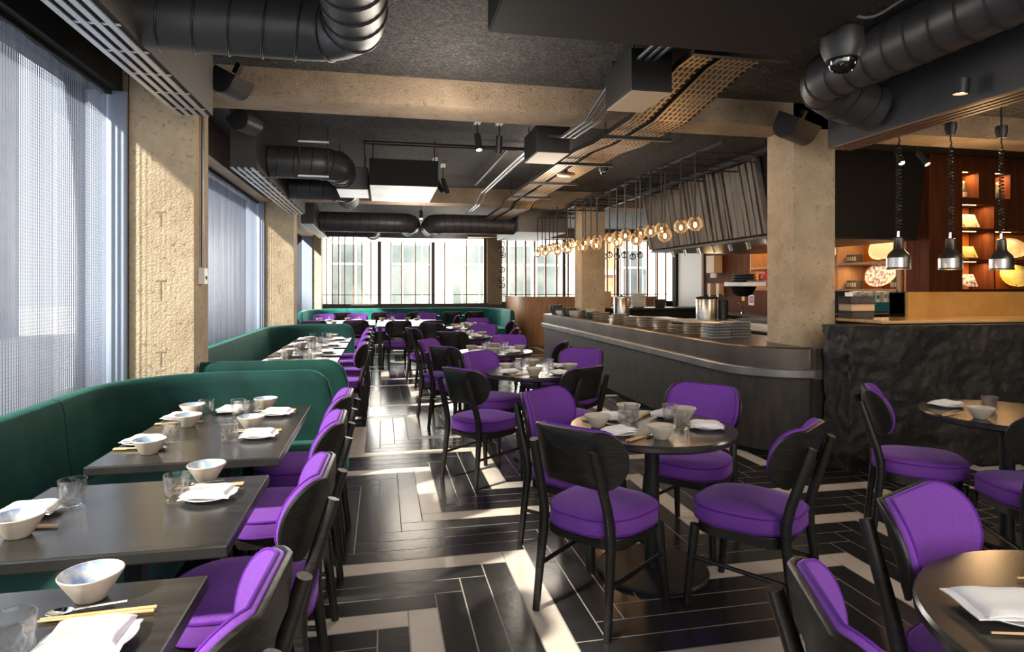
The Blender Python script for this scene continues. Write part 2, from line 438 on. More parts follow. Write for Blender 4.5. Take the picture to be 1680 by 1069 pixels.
# cast marks in the column fronts (T shaped recesses): thin dark imprints standing 1 mm proud of the face
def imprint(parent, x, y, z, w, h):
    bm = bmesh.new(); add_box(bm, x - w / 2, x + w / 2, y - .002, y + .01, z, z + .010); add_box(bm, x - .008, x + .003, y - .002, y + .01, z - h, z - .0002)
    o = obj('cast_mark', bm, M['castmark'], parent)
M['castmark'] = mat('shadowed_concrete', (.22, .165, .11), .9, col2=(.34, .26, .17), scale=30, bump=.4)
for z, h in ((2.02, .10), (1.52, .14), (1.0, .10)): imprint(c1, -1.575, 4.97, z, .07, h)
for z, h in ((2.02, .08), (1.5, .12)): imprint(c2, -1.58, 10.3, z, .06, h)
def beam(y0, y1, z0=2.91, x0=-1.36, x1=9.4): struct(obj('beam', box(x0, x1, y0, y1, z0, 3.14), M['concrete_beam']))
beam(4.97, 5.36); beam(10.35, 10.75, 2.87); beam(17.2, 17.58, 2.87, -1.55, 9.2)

# left wall with three glazed bays behind chain curtains
lw = sroot('wall_left')
def wl(name, m, *b): obj(name, box(*b), m, lw)
wl('lintel', M['matteblack'], -2.13, -1.83, -2.4, 4.97, 2.88, 3.13)
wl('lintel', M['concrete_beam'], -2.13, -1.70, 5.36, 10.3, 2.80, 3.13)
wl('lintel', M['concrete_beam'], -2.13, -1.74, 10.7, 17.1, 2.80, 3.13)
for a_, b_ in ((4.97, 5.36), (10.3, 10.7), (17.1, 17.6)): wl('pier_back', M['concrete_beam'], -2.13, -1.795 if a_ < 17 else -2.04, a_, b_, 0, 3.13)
wl('low_wall', M['frame_blue'], -2.13, -1.95, -2.4, 4.97, 0, .45)
wl('low_wall', M['frame_blue'], -2.13, -1.95, 5.36, 10.3, 0, .45)
wl('low_wall', M['frame_blue'], -2.13, -1.95, 10.7, 17.1, 0, .45)
def glazed_bay(n, y0, y1, ztop):
    r = sroot('window_%d' % n)
    obj('jamb', box(-2.1, -1.795, y1 - .03, y1 - .004, .45, ztop), M['frame_blue'], r)
    obj('jamb', box(-2.08, -1.95, y0 + .005, y0 + .10, .45, ztop), M['frame_blue'], r)
    obj('pane', box(-2.035, -2.03, y0 + .1, y1 - .04, .45, ztop), M['window'], r)
glazed_bay(3, -2.4, 4.97, 2.88); glazed_bay(4, 5.36, 10.3, 2.80); glazed_bay(5, 10.7, 17.1, 2.80)

# far wall, two glazed stretches with copper bars
WY = 17.6
fw = sroot('wall_back')
def wf(name, m, *b): obj(name, box(*b), m, fw)
wf('low_wall', M['frame_dark'], -2.2, 3.0, WY, WY + .2, 0, .98)
wf('low_wall', M['frame_dark'], 3.0, 9.4, WY, WY + .2, 0, .98)
wf('head', M['matteblack'], -2.2, 9.4, WY, WY + .2, 2.86, 3.13)
wf('pier', M['concrete_beam'], 2.96, 3.36, WY - .05, WY + .2, .98, 2.86)
wf('pier', M['matteblack'], 9.2, 9.4, WY, WY + .2, .98, 2.86)
def X_at(px, y):
    S, K = .20363, .97905; u = (px - 840) / 1024
    return y * (S + u * K) / (K - u * S)
w1 = sroot('window_1')
obj('sill', box(-1.57, 2.96, WY - .07, WY + .02, .975, 1.02), M['frame_dark'], w1)
obj('pane', box(-1.6, 2.95, WY + .09, WY + .095, .98, 2.86), M['window'], w1)
for px in (536, 546, 556, 566, 580, 594, 608.5, 641.5, 658.5, 681.5, 704, 729.5, 765, 800):
    x = X_at(px, WY - .02)
    obj('bar', box(x - .014, x + .014, WY - .045, WY - .005, 1.02, 2.86), M['copper'], w1)
for px in (622.5, 710.5, 796):
    x = X_at(px, WY + .05)
    obj('mullion', box(x - .045, x + .045, WY + .02, WY + .085, 1.02, 2.86), M['frame_dark'], w1)
obj('rail', box(-1.57, 2.96, WY - .065, WY - .046, 1.255, 1.275), M['frame_dark'], w1)
w2 = sroot('window_2')
obj('sill', box(3.36, 9.2, WY - .07, WY + .02, .975, 1.06), M['frame_dark'], w2)
obj('pane', box(3.36, 9.2, WY + .09, WY + .095, 1.06, 2.86), M['window'], w2)
for px in (832, 846, 862, 877, 895, 913, 932, 957, 996, 1008, 1028, 1047, 1062, 1078, 1092, 1104):
    x = X_at(px, WY - .02)
    obj('bar', box(x - .022, x + .022, WY - .045, WY - .005, 1.06, 2.86), M['copper'], w2)
for px in (925, 1013, 1077):
    x = X_at(px, WY + .05)
    obj('mullion', box(x - .04, x + .04, WY + .02, WY + .085, 1.06, 2.86), M['frame_dark'], w2)
obj('rail', box(3.36, 9.2, WY - .065, WY - .046, 1.255, 1.275), M['frame_dark'], w2)

# right side: kitchen wall, white panel, end wall
rw = sroot('wall_right')
obj('kitchen_wall', box(7.15, 7.35, 10.4, 13.0, 0, 3.13), M['walnut_dark'], rw)
obj('white_panel', box(7.1, 7.2, 13.0, 14.15, 0, 2.86), M['white_paint'], rw)
obj('dark_post', box(7.05, 7.2, 14.16, 14.36, 0, 3.13), M['matteblack'], rw)
obj('rear_panel', box(-2.2, 9.4, -2.5, -2.41, 0, 3.13), M['concrete_beam'], rw)  # unseen wall added to keep sky light from coming in behind the camera
obj('end_wall', box(9.3, 9.4, -2.4, 17.6, 0, 3.13), M['matteblack'], rw)
obj('kitchen_end', box(7.2, 9.3, 7.6, 7.7, 0, 3.13), M['walnut_dark'], rw)

# ------------------------------------------------------------------ outside
st = struct(obj('street', box(-30, 40, -20, 60, -.35, -.2), M['paving']))
def building(name, label, x0, x1, y0, y1, h, m):
    t = thing(name, label, 'building', (0, 0, 0))
    obj('facade', box(x0, x1, y0, y1, -.2, h), m, t)
    return t
bld = building('building', 'cream rendered building across the street with tall white sash windows', -7.5, 9.2, 26.0, 27.0, 12, M['cream'])
def sash(cx, z0, z1, w, y=26.0, three=True, t=None):
    fr = obj('window', box(cx - w / 2 - .09, cx + w / 2 + .09, y - .05, y + .02, z0 - .09, z1 + .09), M['white_paint'], t)
    zt = z0 + (z1 - z0) * .70
    xs = [cx - w / 2, cx - w * .22, cx + w * .28, cx + w / 2]
    for i in range(3):
        for (a, b) in ((z0, zt - .05), (zt + .05, z1)):
            obj('pane', box(xs[i] + .035, xs[i + 1] - .035, y - .075, y - .052, a, b), M['pane_out'], fr)
    obj('sill', box(cx - w / 2 - .2, cx + w / 2 + .2, y - .16, y - .052, z0 - .22, z0 - .1), M['white_paint'], fr)
for px, w in ((569, 1.25), (674, 1.6), (770, 1.45)):
    sash(X_at(px, 26), .62, 3.2, w, t=bld)
for px, w in ((845, 1.4), (905, 1.4)):
    sash(X_at(px, 26), .62, 3.2, w, t=bld)
obj('cornice', box(-7.5, 9.0, 25.85, 25.99, .05, .25), M['cream'], bld)
b2 = building('building', 'orange brick building with pale bands at the street corner', 9.25, 9.95, 25.5, 27.0, 11, M['brick'])
for z in (.5, 2.0, 3.6): obj('stone_band', box(9.2, 10.0, 25.42, 25.49, z, z + .22), M['cream'], b2)
b3 = building('building', 'pale grey rendered building beyond the brick corner house', 10.1, 30, 26.5, 28, 12, M['cream'])
for x in (11.2, 13.6, 16.0): sash(x, .6, 3.1, 1.2, 26.5, t=b3)
sg = thing('street_sign', 'white street name sign on the cream building between two windows', 'sign', (X_at(620, 25.9), 25.97, .93))
obj('plate', box(-.36, .36, -.02, 0, -.22, .22), M['white_paint'], sg)
def text(body, size, m, parent, loc, rot=(PI / 2, 0, 0), name='lettering'):
    cu = bpy.data.curves.new('t', 'FONT'); cu.body = body; cu.size = size; cu.align_x = 'CENTER'; cu.align_y = 'CENTER'; cu.extrude = .001
    tmp = bpy.data.objects.new('tmp', cu); C.objects.link(tmp); bpy.context.view_layer.update()
    me = bpy.data.meshes.new_from_object(tmp.evaluated_get(bpy.context.evaluated_depsgraph_get()))
    bpy.data.objects.remove(tmp); me.transform(Matrix.Rotation(rot[2], 4, 'Z') @ Matrix.Rotation(rot[0], 4, 'X'))
    me.materials.clear()
    return link_obj(name, me, m, parent, loc)
text('ATH  AN', .17, M['ink'], sg, (-.02, -.022, .08)); text('W1', .14, M['redink'], sg, (.2, -.022, -.1))
# buildings seen through the chain curtains
b4 = building('building', 'orange brick terrace seen through the chain curtain', -13, -12, -8, 4.5, 10.3, M['brick'])
for y in (-5, -1.5, 2): 
    obj('window', box(-12.0, -11.94, y - .6, y + .6, .8, 2.6), M['white_paint'], b4); obj('window', box(-12.0, -11.94, y - .6, y + .6, 3.6, 5.4), M['white_paint'], b4)
b5 = building('building', 'pale stone office block seen through the chain curtain', -13.2, -12, 4.7, 24, 10.3, M['stone'])
for y in range(6, 24, 3):
    obj('window', box(-12.0, -11.94, y - .8, y + .8, .6, 2.6), M['pane_out'], b5); obj('window', box(-12.0, -11.94, y - .8, y + .8, 3.4, 5.2), M['pane_out'], b5)
# ------------------------------------------------------------------ chain curtains
def curtain(label, x, y0, y1, z0, z1, amp=.006):
    n = int((y1 - y0) / .02); me = bpy.data.meshes.new('m'); vs = []; fs = []; uvs = []
    rnd = random.Random(int(y0 * 10)); ph = rnd.random() * 6; s = 0; px = py = None
    cols = []
    for i in range(n + 1):
        y = y0 + (y1 - y0) * i / n
        xx = x + amp * math.sin(y * 21 + ph + 1.4 * math.sin(y * 2.3)) + .005 * math.sin(y * 7.1 + 2 * ph)
        if px is not None: s += math.hypot(xx - px, y - py)
        px, py = xx, y; cols.append((xx, y, s))
    for xx, y, s in cols: vs.extend([(xx, y, z0), (xx, y, z1)])
    for i in range(n): fs.append((2 * i, 2 * i + 2, 2 * i + 3, 2 * i + 1))
    me.from_pydata(vs, [], fs); uvl = me.uv_layers.new(name='UVMap')
    for p in me.polygons:
        for li in p.loop_indices:
            v = me.loops[li].vertex_index; uvl.data[li].uv = (cols[v // 2][2], vs[v][2])
    me.polygons.foreach_set('use_smooth', [True] * n)
    t = thing('chain_curtain', label, 'curtain', (0, 0, 0))
    link_obj('chain_drape', me, M['chain'], t)
    obj('curtain_track', box(x - .03, x + .03, y0, y1, z1, z1 + .03), M['matteblack'], t)
curtain('metal chain curtain hanging in the big window bay in front of the first concrete column', -1.915, -1.2, 4.93, .12, 2.85)
curtain('metal chain curtain hanging between the two concrete columns', -1.90, 5.42, 10.25, .12, 2.77)
curtain('metal chain curtain in the narrow bay behind the second concrete column', -1.93, 10.8, 15.0, .12, 2.77)

# ------------------------------------------------------------------ banquettes
HB = .915
PROF_B = [(-.055, .06), (-.058, .5), (-.056, .84), (-.05, .885), (-.03, .91), (0, .917), (.03, .91), (.05, .885), (.058, .84), (.075, .65), (.10, .46), (.10, .06)]
def end_round(r, a, b):
    def f(z, s, tot):
        k = 1.0; d = 9
        if a: d = min(d, s)
        if b: d = min(d, tot - s)
        if d < r:
            drop = r - math.sqrt(max(0, r * r - (r - d) ** 2))
            return z - drop * max(0, (z - .46)) / .457 if z > .46 else z
        return z
    return f
def sofa(label, sections, seat_path, group=None, mt='velvet', prof=PROF_B):
    t = thing('banquette', label, 'banquette sofa', (0, 0, 0), 0, group)
    for path, ra, rb in sections:
        p = densify(arc_path(path))
        obj('backrest', sweep(p, prof, end_round(.17, ra, rb)), M[mt], t, smooth=True, sharp=50)
    for sp, a, b in seat_path:
        ps = [(a - .03, .27), (a - .03, .44), (a + .02, .462), (b - .10, .468), (b - .04, .455), (b - .008, .42), (b, .37), (b - .01, .30), (b - .03, .27)]
        p = densify(arc_path(sp))
        obj('seat', sweep(p, ps), M[mt], t, smooth=True, sharp=50)
        pl = [(a, 0), (a, .268), (b - .09, .268), (b - .09, 0)]
        obj('plinth', sweep(arc_path(sp), pl), M['matteblack'], t)
    return t
sofa('emerald velvet banquette curving round the front booth below the big window',
     [([(-.335, 4.46), (-1.62, 4.46, .62), (-1.62, 3.53)], True, False), ([(-1.62, 3.522), (-1.62, 1.9)], False, False), ([(-1.62, 1.892), (-1.62, .3)], False, False)],
     [([(-1.62, 4.02), (-1.62, .3)], .10, .80), ([(-.37, 4.46), (-1.42, 4.46)], .10, .45)])
sofa('emerald velvet banquette of the second booth, its dark back close behind the front booth',
     [([(-1.33, 5.06), (-.262, 5.06)], False, True), ([(-.42, 9.95), (-1.62, 9.95, .8), (-1.62, 8.25)], True, False), ([(-1.62, 8.242), (-1.62, 7.12)], False, False), ([(-1.62, 7.112), (-1.62, 5.44)], False, False)],
     [([(-1.62, 9.4), (-1.62, 5.46)], .10, .70), ([(-.75, 9.95), (-1.38, 9.95)], .10, .56)])
sofa('teal green banquette running below the far windows and curving at both ends',
     [([(3.12, 14.9), (3.12, 16.9, .9), (.9, 16.9)], True, False), ([(.892, 16.9), (-.9, 16.9)], False, False), ([(-.908, 16.9), (-1.86, 16.9, .85), (-1.86, 15.1)], False, True)],
     [([(3.12, 14.95), (3.12, 16.9, .9), (-1.86, 16.9, .85), (-1.86, 15.15)], .10, .56)], mt='velvet_far')

# ------------------------------------------------------------------ chairs
def seat_outline(s, n=10):
    pts = []
    for x, y in rrect(.495, .475, .19, n):
        k = 1 - .16 * (.5 - y / .47) if y < .235 else 1
        pts.append((x * k * s, y * s))
    return pts
CR, CZ, CT = .315, .735, math.radians(16)
def back_pt(s, t, off):
    """s along the arc, t up, off = distance towards the sitter"""
    a = s / CR; r = CR - off
    x = r * math.sin(a); y = CR - r * math.cos(a)
    ct, sn = math.cos(CT), math.sin(CT)
    yy = y * ct - t * sn; zz = t * ct + y * sn
    return Vector((x, -.285 + yy, CZ + zz - .012))
def back_rings(spec, n=9):
    rings = []
    for sc, off in spec:
        ring = []
        for x, y in rrect(.57, .275, .132, n):
            ring.append(back_pt(x * sc, y * sc, off))
        rings.append(ring)
    return rings
def make_chair():
    t = thing('dining_chair', 'chair', 'chair')
    spec = [(.955, .395), (.985, .402), (1.0, .415), (1.0, .462), (.985, .474), (.93, .483), (.6, .490), (.25, .492)]
    seat = loft([[(x, y, z) for x, y in seat_outline(s)] for s, z in spec])
    so = obj('seat', seat, M['felt'], t, smooth=True, sharp=60)
    obj('piping', tube([(x, y, .470) for x, y in seat_outline(1.0, 8)], .0048, 6, closed=True), M['felt_edge'], so, smooth=True)
    obj('piping', tube([(x, y, .404) for x, y in seat_outline(.99, 8)], .0048, 6, closed=True), M['felt_edge'], so, smooth=True)
    obj('back_shell', loft(back_rings([(.4, 0), (.8, 0), (.985, 0), (1.0, .004), (1.0, .011), (.98, .015), (.4, .015)])), M['wood'], t, smooth=True, sharp=35)
    pad = obj('back_pad', loft(back_rings([(.4, .0155), (.955, .0155), (.975, .022), (.975, .034), (.955, .042), (.88, .047), (.6, .050), (.3, .051)])), M['felt'], t, smooth=True, sharp=60)
    obj('piping', tube([r for r in back_rings([(.97, .038)], 7)[0]], .0045, 6, closed=True), M['felt_edge'], pad, smooth=True)
    for s in (-1, 1):
        pts = [(s * .192, -.255, 0), (s * .187, -.232, .2), (s * .180, -.212, .38), (s * .178, -.212, .46), (s * .175, -.230, .54), (s * .168, -.268, .66), (s * .158, -.312, .80)]
        obj('leg', tube(pts, [.0165, .0195, .0225, .0235, .0225, .0215, .0195], 12), M['wood'], t, smooth=True)
        obj('leg', tube([(s * .212, .225, 0), (s * .192, .190, .375)], [.0165, .0225], 12), M['wood'], t, smooth=True)
        obj('stretcher', tube([(s * .188, -.235, .205), (s * .203, .205, .225)], .0105, 8), M['wood'], t, smooth=True)
    obj('seat_frame', prism([(x * .9, y * .9) for x, y in rrect(.45, .44, .09, 6)], .345, .397, .006), M['wood'], t)
    return t
chair0 = make_chair(); used = [False]
def chair(x, y, fx, fy, label, group, rear=False):
    """seat centre (or middle of the rear feet when rear) and the way it faces"""
    L = math.hypot(fx, fy); fx, fy = fx / L, fy / L
    if rear: x, y = x + .25 * fx, y + .25 * fy
    rz = math.atan2(fy, fx) - PI / 2
    if not used[0]:
        used[0] = True; c = chair0; c.location = (x, y, 0); c.rotation_euler = (0, 0, rz); c['label'] = label; c['group'] = group; return c
    return dup(chair0, (x, y, 0), rz, label, group)
G1 = 'chairs along the window booths'
chair(-.50, 1.40, -1, .06, 'purple chair whose back fills the bottom edge beside the front booth table', G1)
chair(-.46, 2.25, -1, .03, 'purple chair tucked under the small booth table', G1)
chair(-.46, 3.07, -1, 0, 'purple chair at the near seat of the long booth table', G1)
chair(-.46, 3.76, -1, .02, 'purple chair at the far seat of the long booth table by the sofa end', G1)
for i, y in enumerate((7.05, 7.93, 8.80, 9.5)):
    chair(-.44, y, -1, .02, 'purple chair at the second booth, %s of the row of four from the camera' % ('first', 'second', 'third', 'last')[i], G1)
G2 = 'chairs round the aisle tables'
T = {'t1': (1.385, 3.055), 'tr': (3.55, 2.96), 'tb': (1.60, .975), 't2': (1.32, 5.28), 't3': (1.26, 7.0), 't4': (1.2, 9.2), 't5': (1.52, 11.2)}
A1, A2, A3, A4, A5, AR, AB = ('the first round table', 'the second round table', 'the third round table', 'the fourth round table',
    'the fifth round table', 'the round table by the rock bar', 'the bottom corner table')
chair(.81, 2.63, .8, .6, 'purple chair showing its big black wooden back at ' + A1, G2, True)
chair(.93, 3.62, .62, -.78, 'purple chair turned towards us on the aisle side of ' + A1, G2, True)
chair(1.80, 3.42, -.76, -.65, 'purple chair facing us with its wide padded back, bar side of ' + A1, G2)
chair(1.70, 2.65, -.62, .79, 'purple chair seen side on, pulled out from ' + A1, G2)
chair(.565, 4.67, .83, .56, 'purple chair with black wooden back on the aisle, at ' + A2, G2, True)
chair(.875, 5.86, .61, -.79, 'purple padded chair facing us on the window side of ' + A2, G2, True)
chair(1.79, 5.75, -.68, -.73, 'purple padded chair facing us by the bar front at ' + A2, G2)
chair(1.42, 4.80, -.55, .84, 'black backed chair seen from behind on the near side of ' + A2, G2)
chair(.80, 6.62, .8, .6, 'black backed chair seen from behind at ' + A3, G2)
chair(.50, 7.36, .86, -.5, 'purple padded chair turned sideways in the aisle at ' + A3, G2, True)
chair(1.53, 7.62, -.3, -.95, 'purple padded chair facing us on the far side of ' + A3, G2)
chair(1.78, 6.9, -.9, .43, 'black backed chair seen edge on beside the bar front at ' + A3, G2)
chair(.66, 9.52, .9, .3, 'black backed chair half hidden in the aisle at ' + A4, G2)
chair(1.55, 9.92, -.4, -.9, 'purple padded chair facing us on the far side of ' + A4, G2)
chair(1.72, 9.2, -.95, .25, 'black backed chair with a lilac top edge at ' + A4, G2)
chair(1.02, 8.78, .4, .9, 'black backed chair on the near side of ' + A4, G2)
chair(.98, 10.93, .65, .75, 'black backed chair on the aisle side of ' + A5, G2)
chair(1.78, 11.95, -.3, -.95, 'purple padded chair facing us on the far side of ' + A5, G2)
chair(2.05, 11.1, -.95, .3, 'black backed chair on the bar side of ' + A5, G2)
# tables by the rock bar and in the bottom corner
chair(3.13, 3.15, .8, -.6, 'purple chair in profile in front of the black rock bar', G2)
chair(3.27, 2.57, .35, .94, 'purple chair cut by the photo edge before ' + AR, G2)
chair(1.66, 1.36, .40, -.92, 'purple chair with its broad padded back to the far side of ' + AB, G2)
chair(1.10, 1.0, .93, -.37, 'purple chair with curved rim at the photo bottom by ' + AB, G2)
# communal tables at the far end
G3 = 'chairs at the far communal tables'
D1, D2 = 'the communal table near the window wall', 'the communal table beside the aisle'
chair(.26, 11.66, -.18, .98, 'dark backed chair standing out in the aisle at ' + D2, G3)
chair(.80, 11.68, -.45, .9, 'dark backed chair at the aisle corner of ' + D2, G3)
chair(-.47, 12.02, .05, 1, 'dark backed chair past the second booth sofa, at ' + D1, G3)
chair(-1.22, 12.05, .0, 1, 'dark backed chair nearest the window wall at ' + D1, G3)
chair(-.56, 14.55, .0, -1, 'purple chair facing us, second from the window, at ' + D1, G3)
chair(-1.26, 14.45, .1, -1, 'purple chair facing us, first from the window, at ' + D1, G3)
chair(-1.55, 13.1, 1, -.2, 'purple chair at the window end of ' + D1, G3)
chair(.32, 14.5, .0, -1, 'purple chair facing us, third from the window, at ' + D2, G3)
chair(.98, 14.5, -.25, -1, 'purple chair facing us, fourth from the window, at ' + D2, G3)
chair(1.36, 13.5, -1, .1, 'purple chair side on at the bar end of ' + D2, G3)
for i, px in enumerate((563, 623, 682, 742, 784)):
    chair((-.93, -.02, .86, 1.70, 2.26)[i], 15.66, 0, 1, 'dark backed chair facing the far sofa, %s of five from the window wall' % ('first', 'second', 'third', 'fourth', 'fifth')[i], 'chairs facing the far sofa')

# ------------------------------------------------------------------ tables
def rect_table(x0, x1, y0, y1, label, group=None, legs=False):
    t = thing('dining_table', label, 'table', ((x0 + x1) / 2, (y0 + y1) / 2, 0), 0, group); w, d = (x1 - x0) / 2, (y1 - y0) / 2
    obj('tabletop', box(-w, w, -d, d, .712, .75, .006), M['top'], t)
    if legs:
        for sx in (-1, 1):
            for sy in (-1, 1): obj('leg', box(sx * (w - .06) - .035, sx * (w - .06) + .035, sy * (d - .06) - .035, sy * (d - .06) + .035, 0, .711), M['blackmetal'], t)
    else:
        obj('pedestal', box(.0, .05, -.03, .03, .02, .711), M['blackmetal'], t)
        obj('foot_plate', box(-.005, .085, -.16, .16, 0, .019, .004), M['blackmetal'], t)
    return t
GW = 'booth tables along the window'
XA, XB = -1.185, -.43
TA = 'the front booth table'; TB = 'the small booth table'; TC = 'the long booth table'
rect_table(XA, XB, 1.05, 1.71, 'dark rectangular booth table cut by the bottom of the photo', GW)
rect_table(XA, XB, 1.895, 2.575, 'small dark rectangular booth table with a single place each side', GW)
rect_table(XA, XB, 2.825, 4.05, 'long dark rectangular booth table beside the green sofa end', GW)
D = [(6.0, 6.68), (6.93, 7.58), (7.78, 8.42), (8.62, 9.28)]
DN = ["the second booth's first table", "the second booth's second table", "the second booth's third table", "the second booth's last table"]
for (a, b), nme in zip(D, DN): rect_table(XA, XB, a, b, 'dark rectangular table, ' + nme + ' from the camera', GW)
GC = 'communal tables at the far end'
rect_table(-1.32, -.14, 12.35, 14.1, 'long communal table near the window wall at the far end', GC, True)
rect_table(-.10, 1.17, 11.85, 14.1, 'long communal table in the middle of the far end by the aisle', GC, True)
for i, (x0, x1) in enumerate(((-1.0, -.35), (-.1, .55), (.8, 1.45), (1.55, 2.2))):
    rect_table(x0, x1, 15.99, 16.32, 'narrow dark table before the far sofa, %s from the window wall' % ('first', 'second', 'third', 'fourth')[i], 'tables before the far sofa')
def round_table(xy, label, r=.43, fr=.21):
    t = thing('dining_table', label, 'table', (xy[0], xy[1], 0), 0, 'round tables along the bar')
    obj('tabletop', lathe([(0, .712), (r - .012, .712), (r, .722), (r, .741), (r - .006, .75), (0, .75)], 64), M['top'], t, smooth=True, sharp=30)
    obj('pole', lathe([(0, .021), (.038, .021), (.038, .70), (.10, .711), (0, .711)], 24), M['blackmetal'], t, smooth=True, sharp=30)
    obj('foot_disc', lathe([(0, 0), (fr - .002, 0), (fr, .012), (fr - .008, .02), (0, .02)], 48), M['blackmetal'], t, smooth=True, sharp=30)
round_table(T['t1'], 'dark round table, first along the bar from the camera, laid for four', .43, .29)
round_table(T['t2'], 'dark round table, second along the bar from the camera', .44)
round_table(T['t3'], 'dark round table, third along the bar from the camera', .43)
round_table(T['t4'], 'dark round table, fourth along the bar from the camera', .40)
round_table(T['t5'], 'dark round table, fifth along the bar, nearest the wood partition', .40)
round_table(T['tr'], 'dark round table against the black rock bar', .44, .17)
round_table(T['tb'], 'dark round table cut by the bottom corner of the photo', .46, .10)
# ------------------------------------------------------------------ tableware
def facet(a, z):
    return 1 + .05 * math.sin(8 * a + 25 * z + math.sin(60 * z)) * math.sin(105 * z + 2 * a) * min(1, max(0, (.088 - z) / .02)) if z > .012 else 1
def make_tumbler():
    n = 8; prof = [(0, 0), (.032, 0), (.0345, .003)]
    for i in range(1, n + 1): prof.append((.0345 + .0075 * i / n, .003 + .086 * i / n))
    prof += [(.0425, .091), (.0412, .0925), (.0398, .091)]
    for i in range(n - 1, 0, -1): prof.append((.0315 + .0083 * i / n, .014 + .076 * i / n))
    prof += [(.028, .0135), (0, .013)]
    def f(a, z): return facet(a, z)
    me = bm_mesh(lathe(prof, 44, f), True, 60)
    return link_obj('tumbler', me, M['glass'])
def make_bowl(inside='bowl_in'):
    t = thing('bowl', 'b', 'bowl')
    obj('outer_wall', lathe([(0, 0), (.030, 0), (.033, .003), (.0665, .058), (.068, .062), (.0665, .0645), (.0645, .0635)], 36), M['ceramic'], t, smooth=True, sharp=50)
    obj('glazed_inside', lathe([(.0655, .0642), (.0632, .059), (.031, .009), (.02, .0065), (0, .006)], 36), M[inside], t, smooth=True)
    return t
def make_plate():
    bm = lathe([(0, 0), (.045, 0), (.048, .003), (.086, .013), (.090, .0165), (.089, .018), (.08, .0145), (.05, .0065), (0, .006)], 40)
    return link_obj('side_plate', bm_mesh(bm, True, 50), M['plate'])
def make_napkin():
    t = thing('napkin', 'n', 'napkin')
    def sheet(w, d, dx, dy, z0, th, lift):
        nx, ny = 14, 10; bm = bmesh.new(); T_, B_ = [], []
        rnd = random.Random(int(w * 1000))
        p1, p2 = rnd.random() * 6, rnd.random() * 6
        for j in range(ny + 1):
            rt, rb = [], []
            for i in range(nx + 1):
                u, v = i / nx - .5, j / ny - .5
                x = dx + u * w * (1 - .04 * math.cos(3 * v)); y = dy + v * d
                e = min(.5 - abs(u), .5 - abs(v))
                z = z0 + .0012 * math.sin(9 * u + p1) + .0014 * math.sin(7 * v + p2) - lift * (abs(u) * 2) ** 3
                puff = th * min(1, .35 + e * 7)
                rt.append(bm.verts.new((x, y, z + puff))); rb.append(bm.verts.new((x, y, z)))
            T_.append(rt); B_.append(rb)
        for j in range(ny):
            for i in range(nx):
                bm.faces.new((T_[j][i], T_[j][i + 1], T_[j + 1][i + 1], T_[j + 1][i])); bm.faces.new((B_[j][i], B_[j + 1][i], B_[j + 1][i + 1], B_[j][i + 1]))
        for i in range(nx):
            bm.faces.new((T_[0][i], B_[0][i], B_[0][i + 1], T_[0][i + 1])); bm.faces.new((T_[ny][i], T_[ny][i + 1], B_[ny][i + 1], B_[ny][i]))
        for j in range(ny):
            bm.faces.new((T_[j][0], T_[j + 1][0], B_[j + 1][0], B_[j][0])); bm.faces.new((T_[j][nx], B_[j][nx], B_[j + 1][nx], T_[j + 1][nx]))
        return bm
    obj('lower_fold', sheet(.165, .118, 0, .004, .017, .008, .004), M['linen'], t, smooth=True, sharp=60)
    obj('upper_fold', sheet(.150, .112, .006, -.003, .0265, .009, .006), M['linen'], t, smooth=True, sharp=60)
    return t
def make_stick():
    return link_obj('chopstick', bm_mesh(tube([(0, -.115, .006), (0, 0, .006), (0, .115, .006)], [.0042, .0038, .0024], 8), True, 40), M['chop'])
def make_spoon():
    t = thing('spoon', 's', 'spoon')
    obj('handle', tube([(0, -.06, .012), (0, -.01, .011), (0, .03, .010), (0, .046, .008)], [.0045, .0035, .0028, .003], 8), M['chrome'], t, smooth=True)
    bm = lathe([(0, .001), (.010, .002), (.0165, .0065), (.019, .010), (.018, .0108), (.0155, .0085), (.009, .0045), (0, .0035)], 20)
    bmesh.ops.scale(bm, vec=(1, 1.45, 1), verts=bm.verts); bmesh.ops.translate(bm, vec=(0, .070, 0), verts=bm.verts)
    obj('spoon_bowl', bm, M['chrome'], t, smooth=True)
    return t
def make_rest():
    return link_obj('chopstick_rest', bm_mesh(box(-.028, .028, -.007, .007, 0, .009, .003), True, 40), M['bluegrey'])
SRC = {'tumbler': make_tumbler(), 'bowl': make_bowl(), 'plain': make_bowl('ceramic'), 'side_plate': make_plate(), 'napkin': make_napkin(), 'chopstick': make_stick(), 'spoon': make_spoon(), 'chopstick_rest': make_rest()}
CATS = {'plain': 'bowl', 'tumbler': 'glass', 'bowl': 'bowl', 'side_plate': 'plate', 'napkin': 'napkin', 'chopstick': 'chopstick', 'spoon': 'spoon', 'chopstick_rest': 'chopstick rest'}
firstuse = set()
def put(kind, x, y, z, rz, label, group):
    s = SRC[kind]
    if kind not in firstuse:
        firstuse.add(kind); o = s; o.location = (x, y, z); o.rotation_euler = (0, 0, rz); o['label'] = label; o['group'] = group; o['category'] = CATS[kind]; return o
    return dup(s, (x, y, z), rz, label, group)
TZ = .7503
rj = random.Random(11)
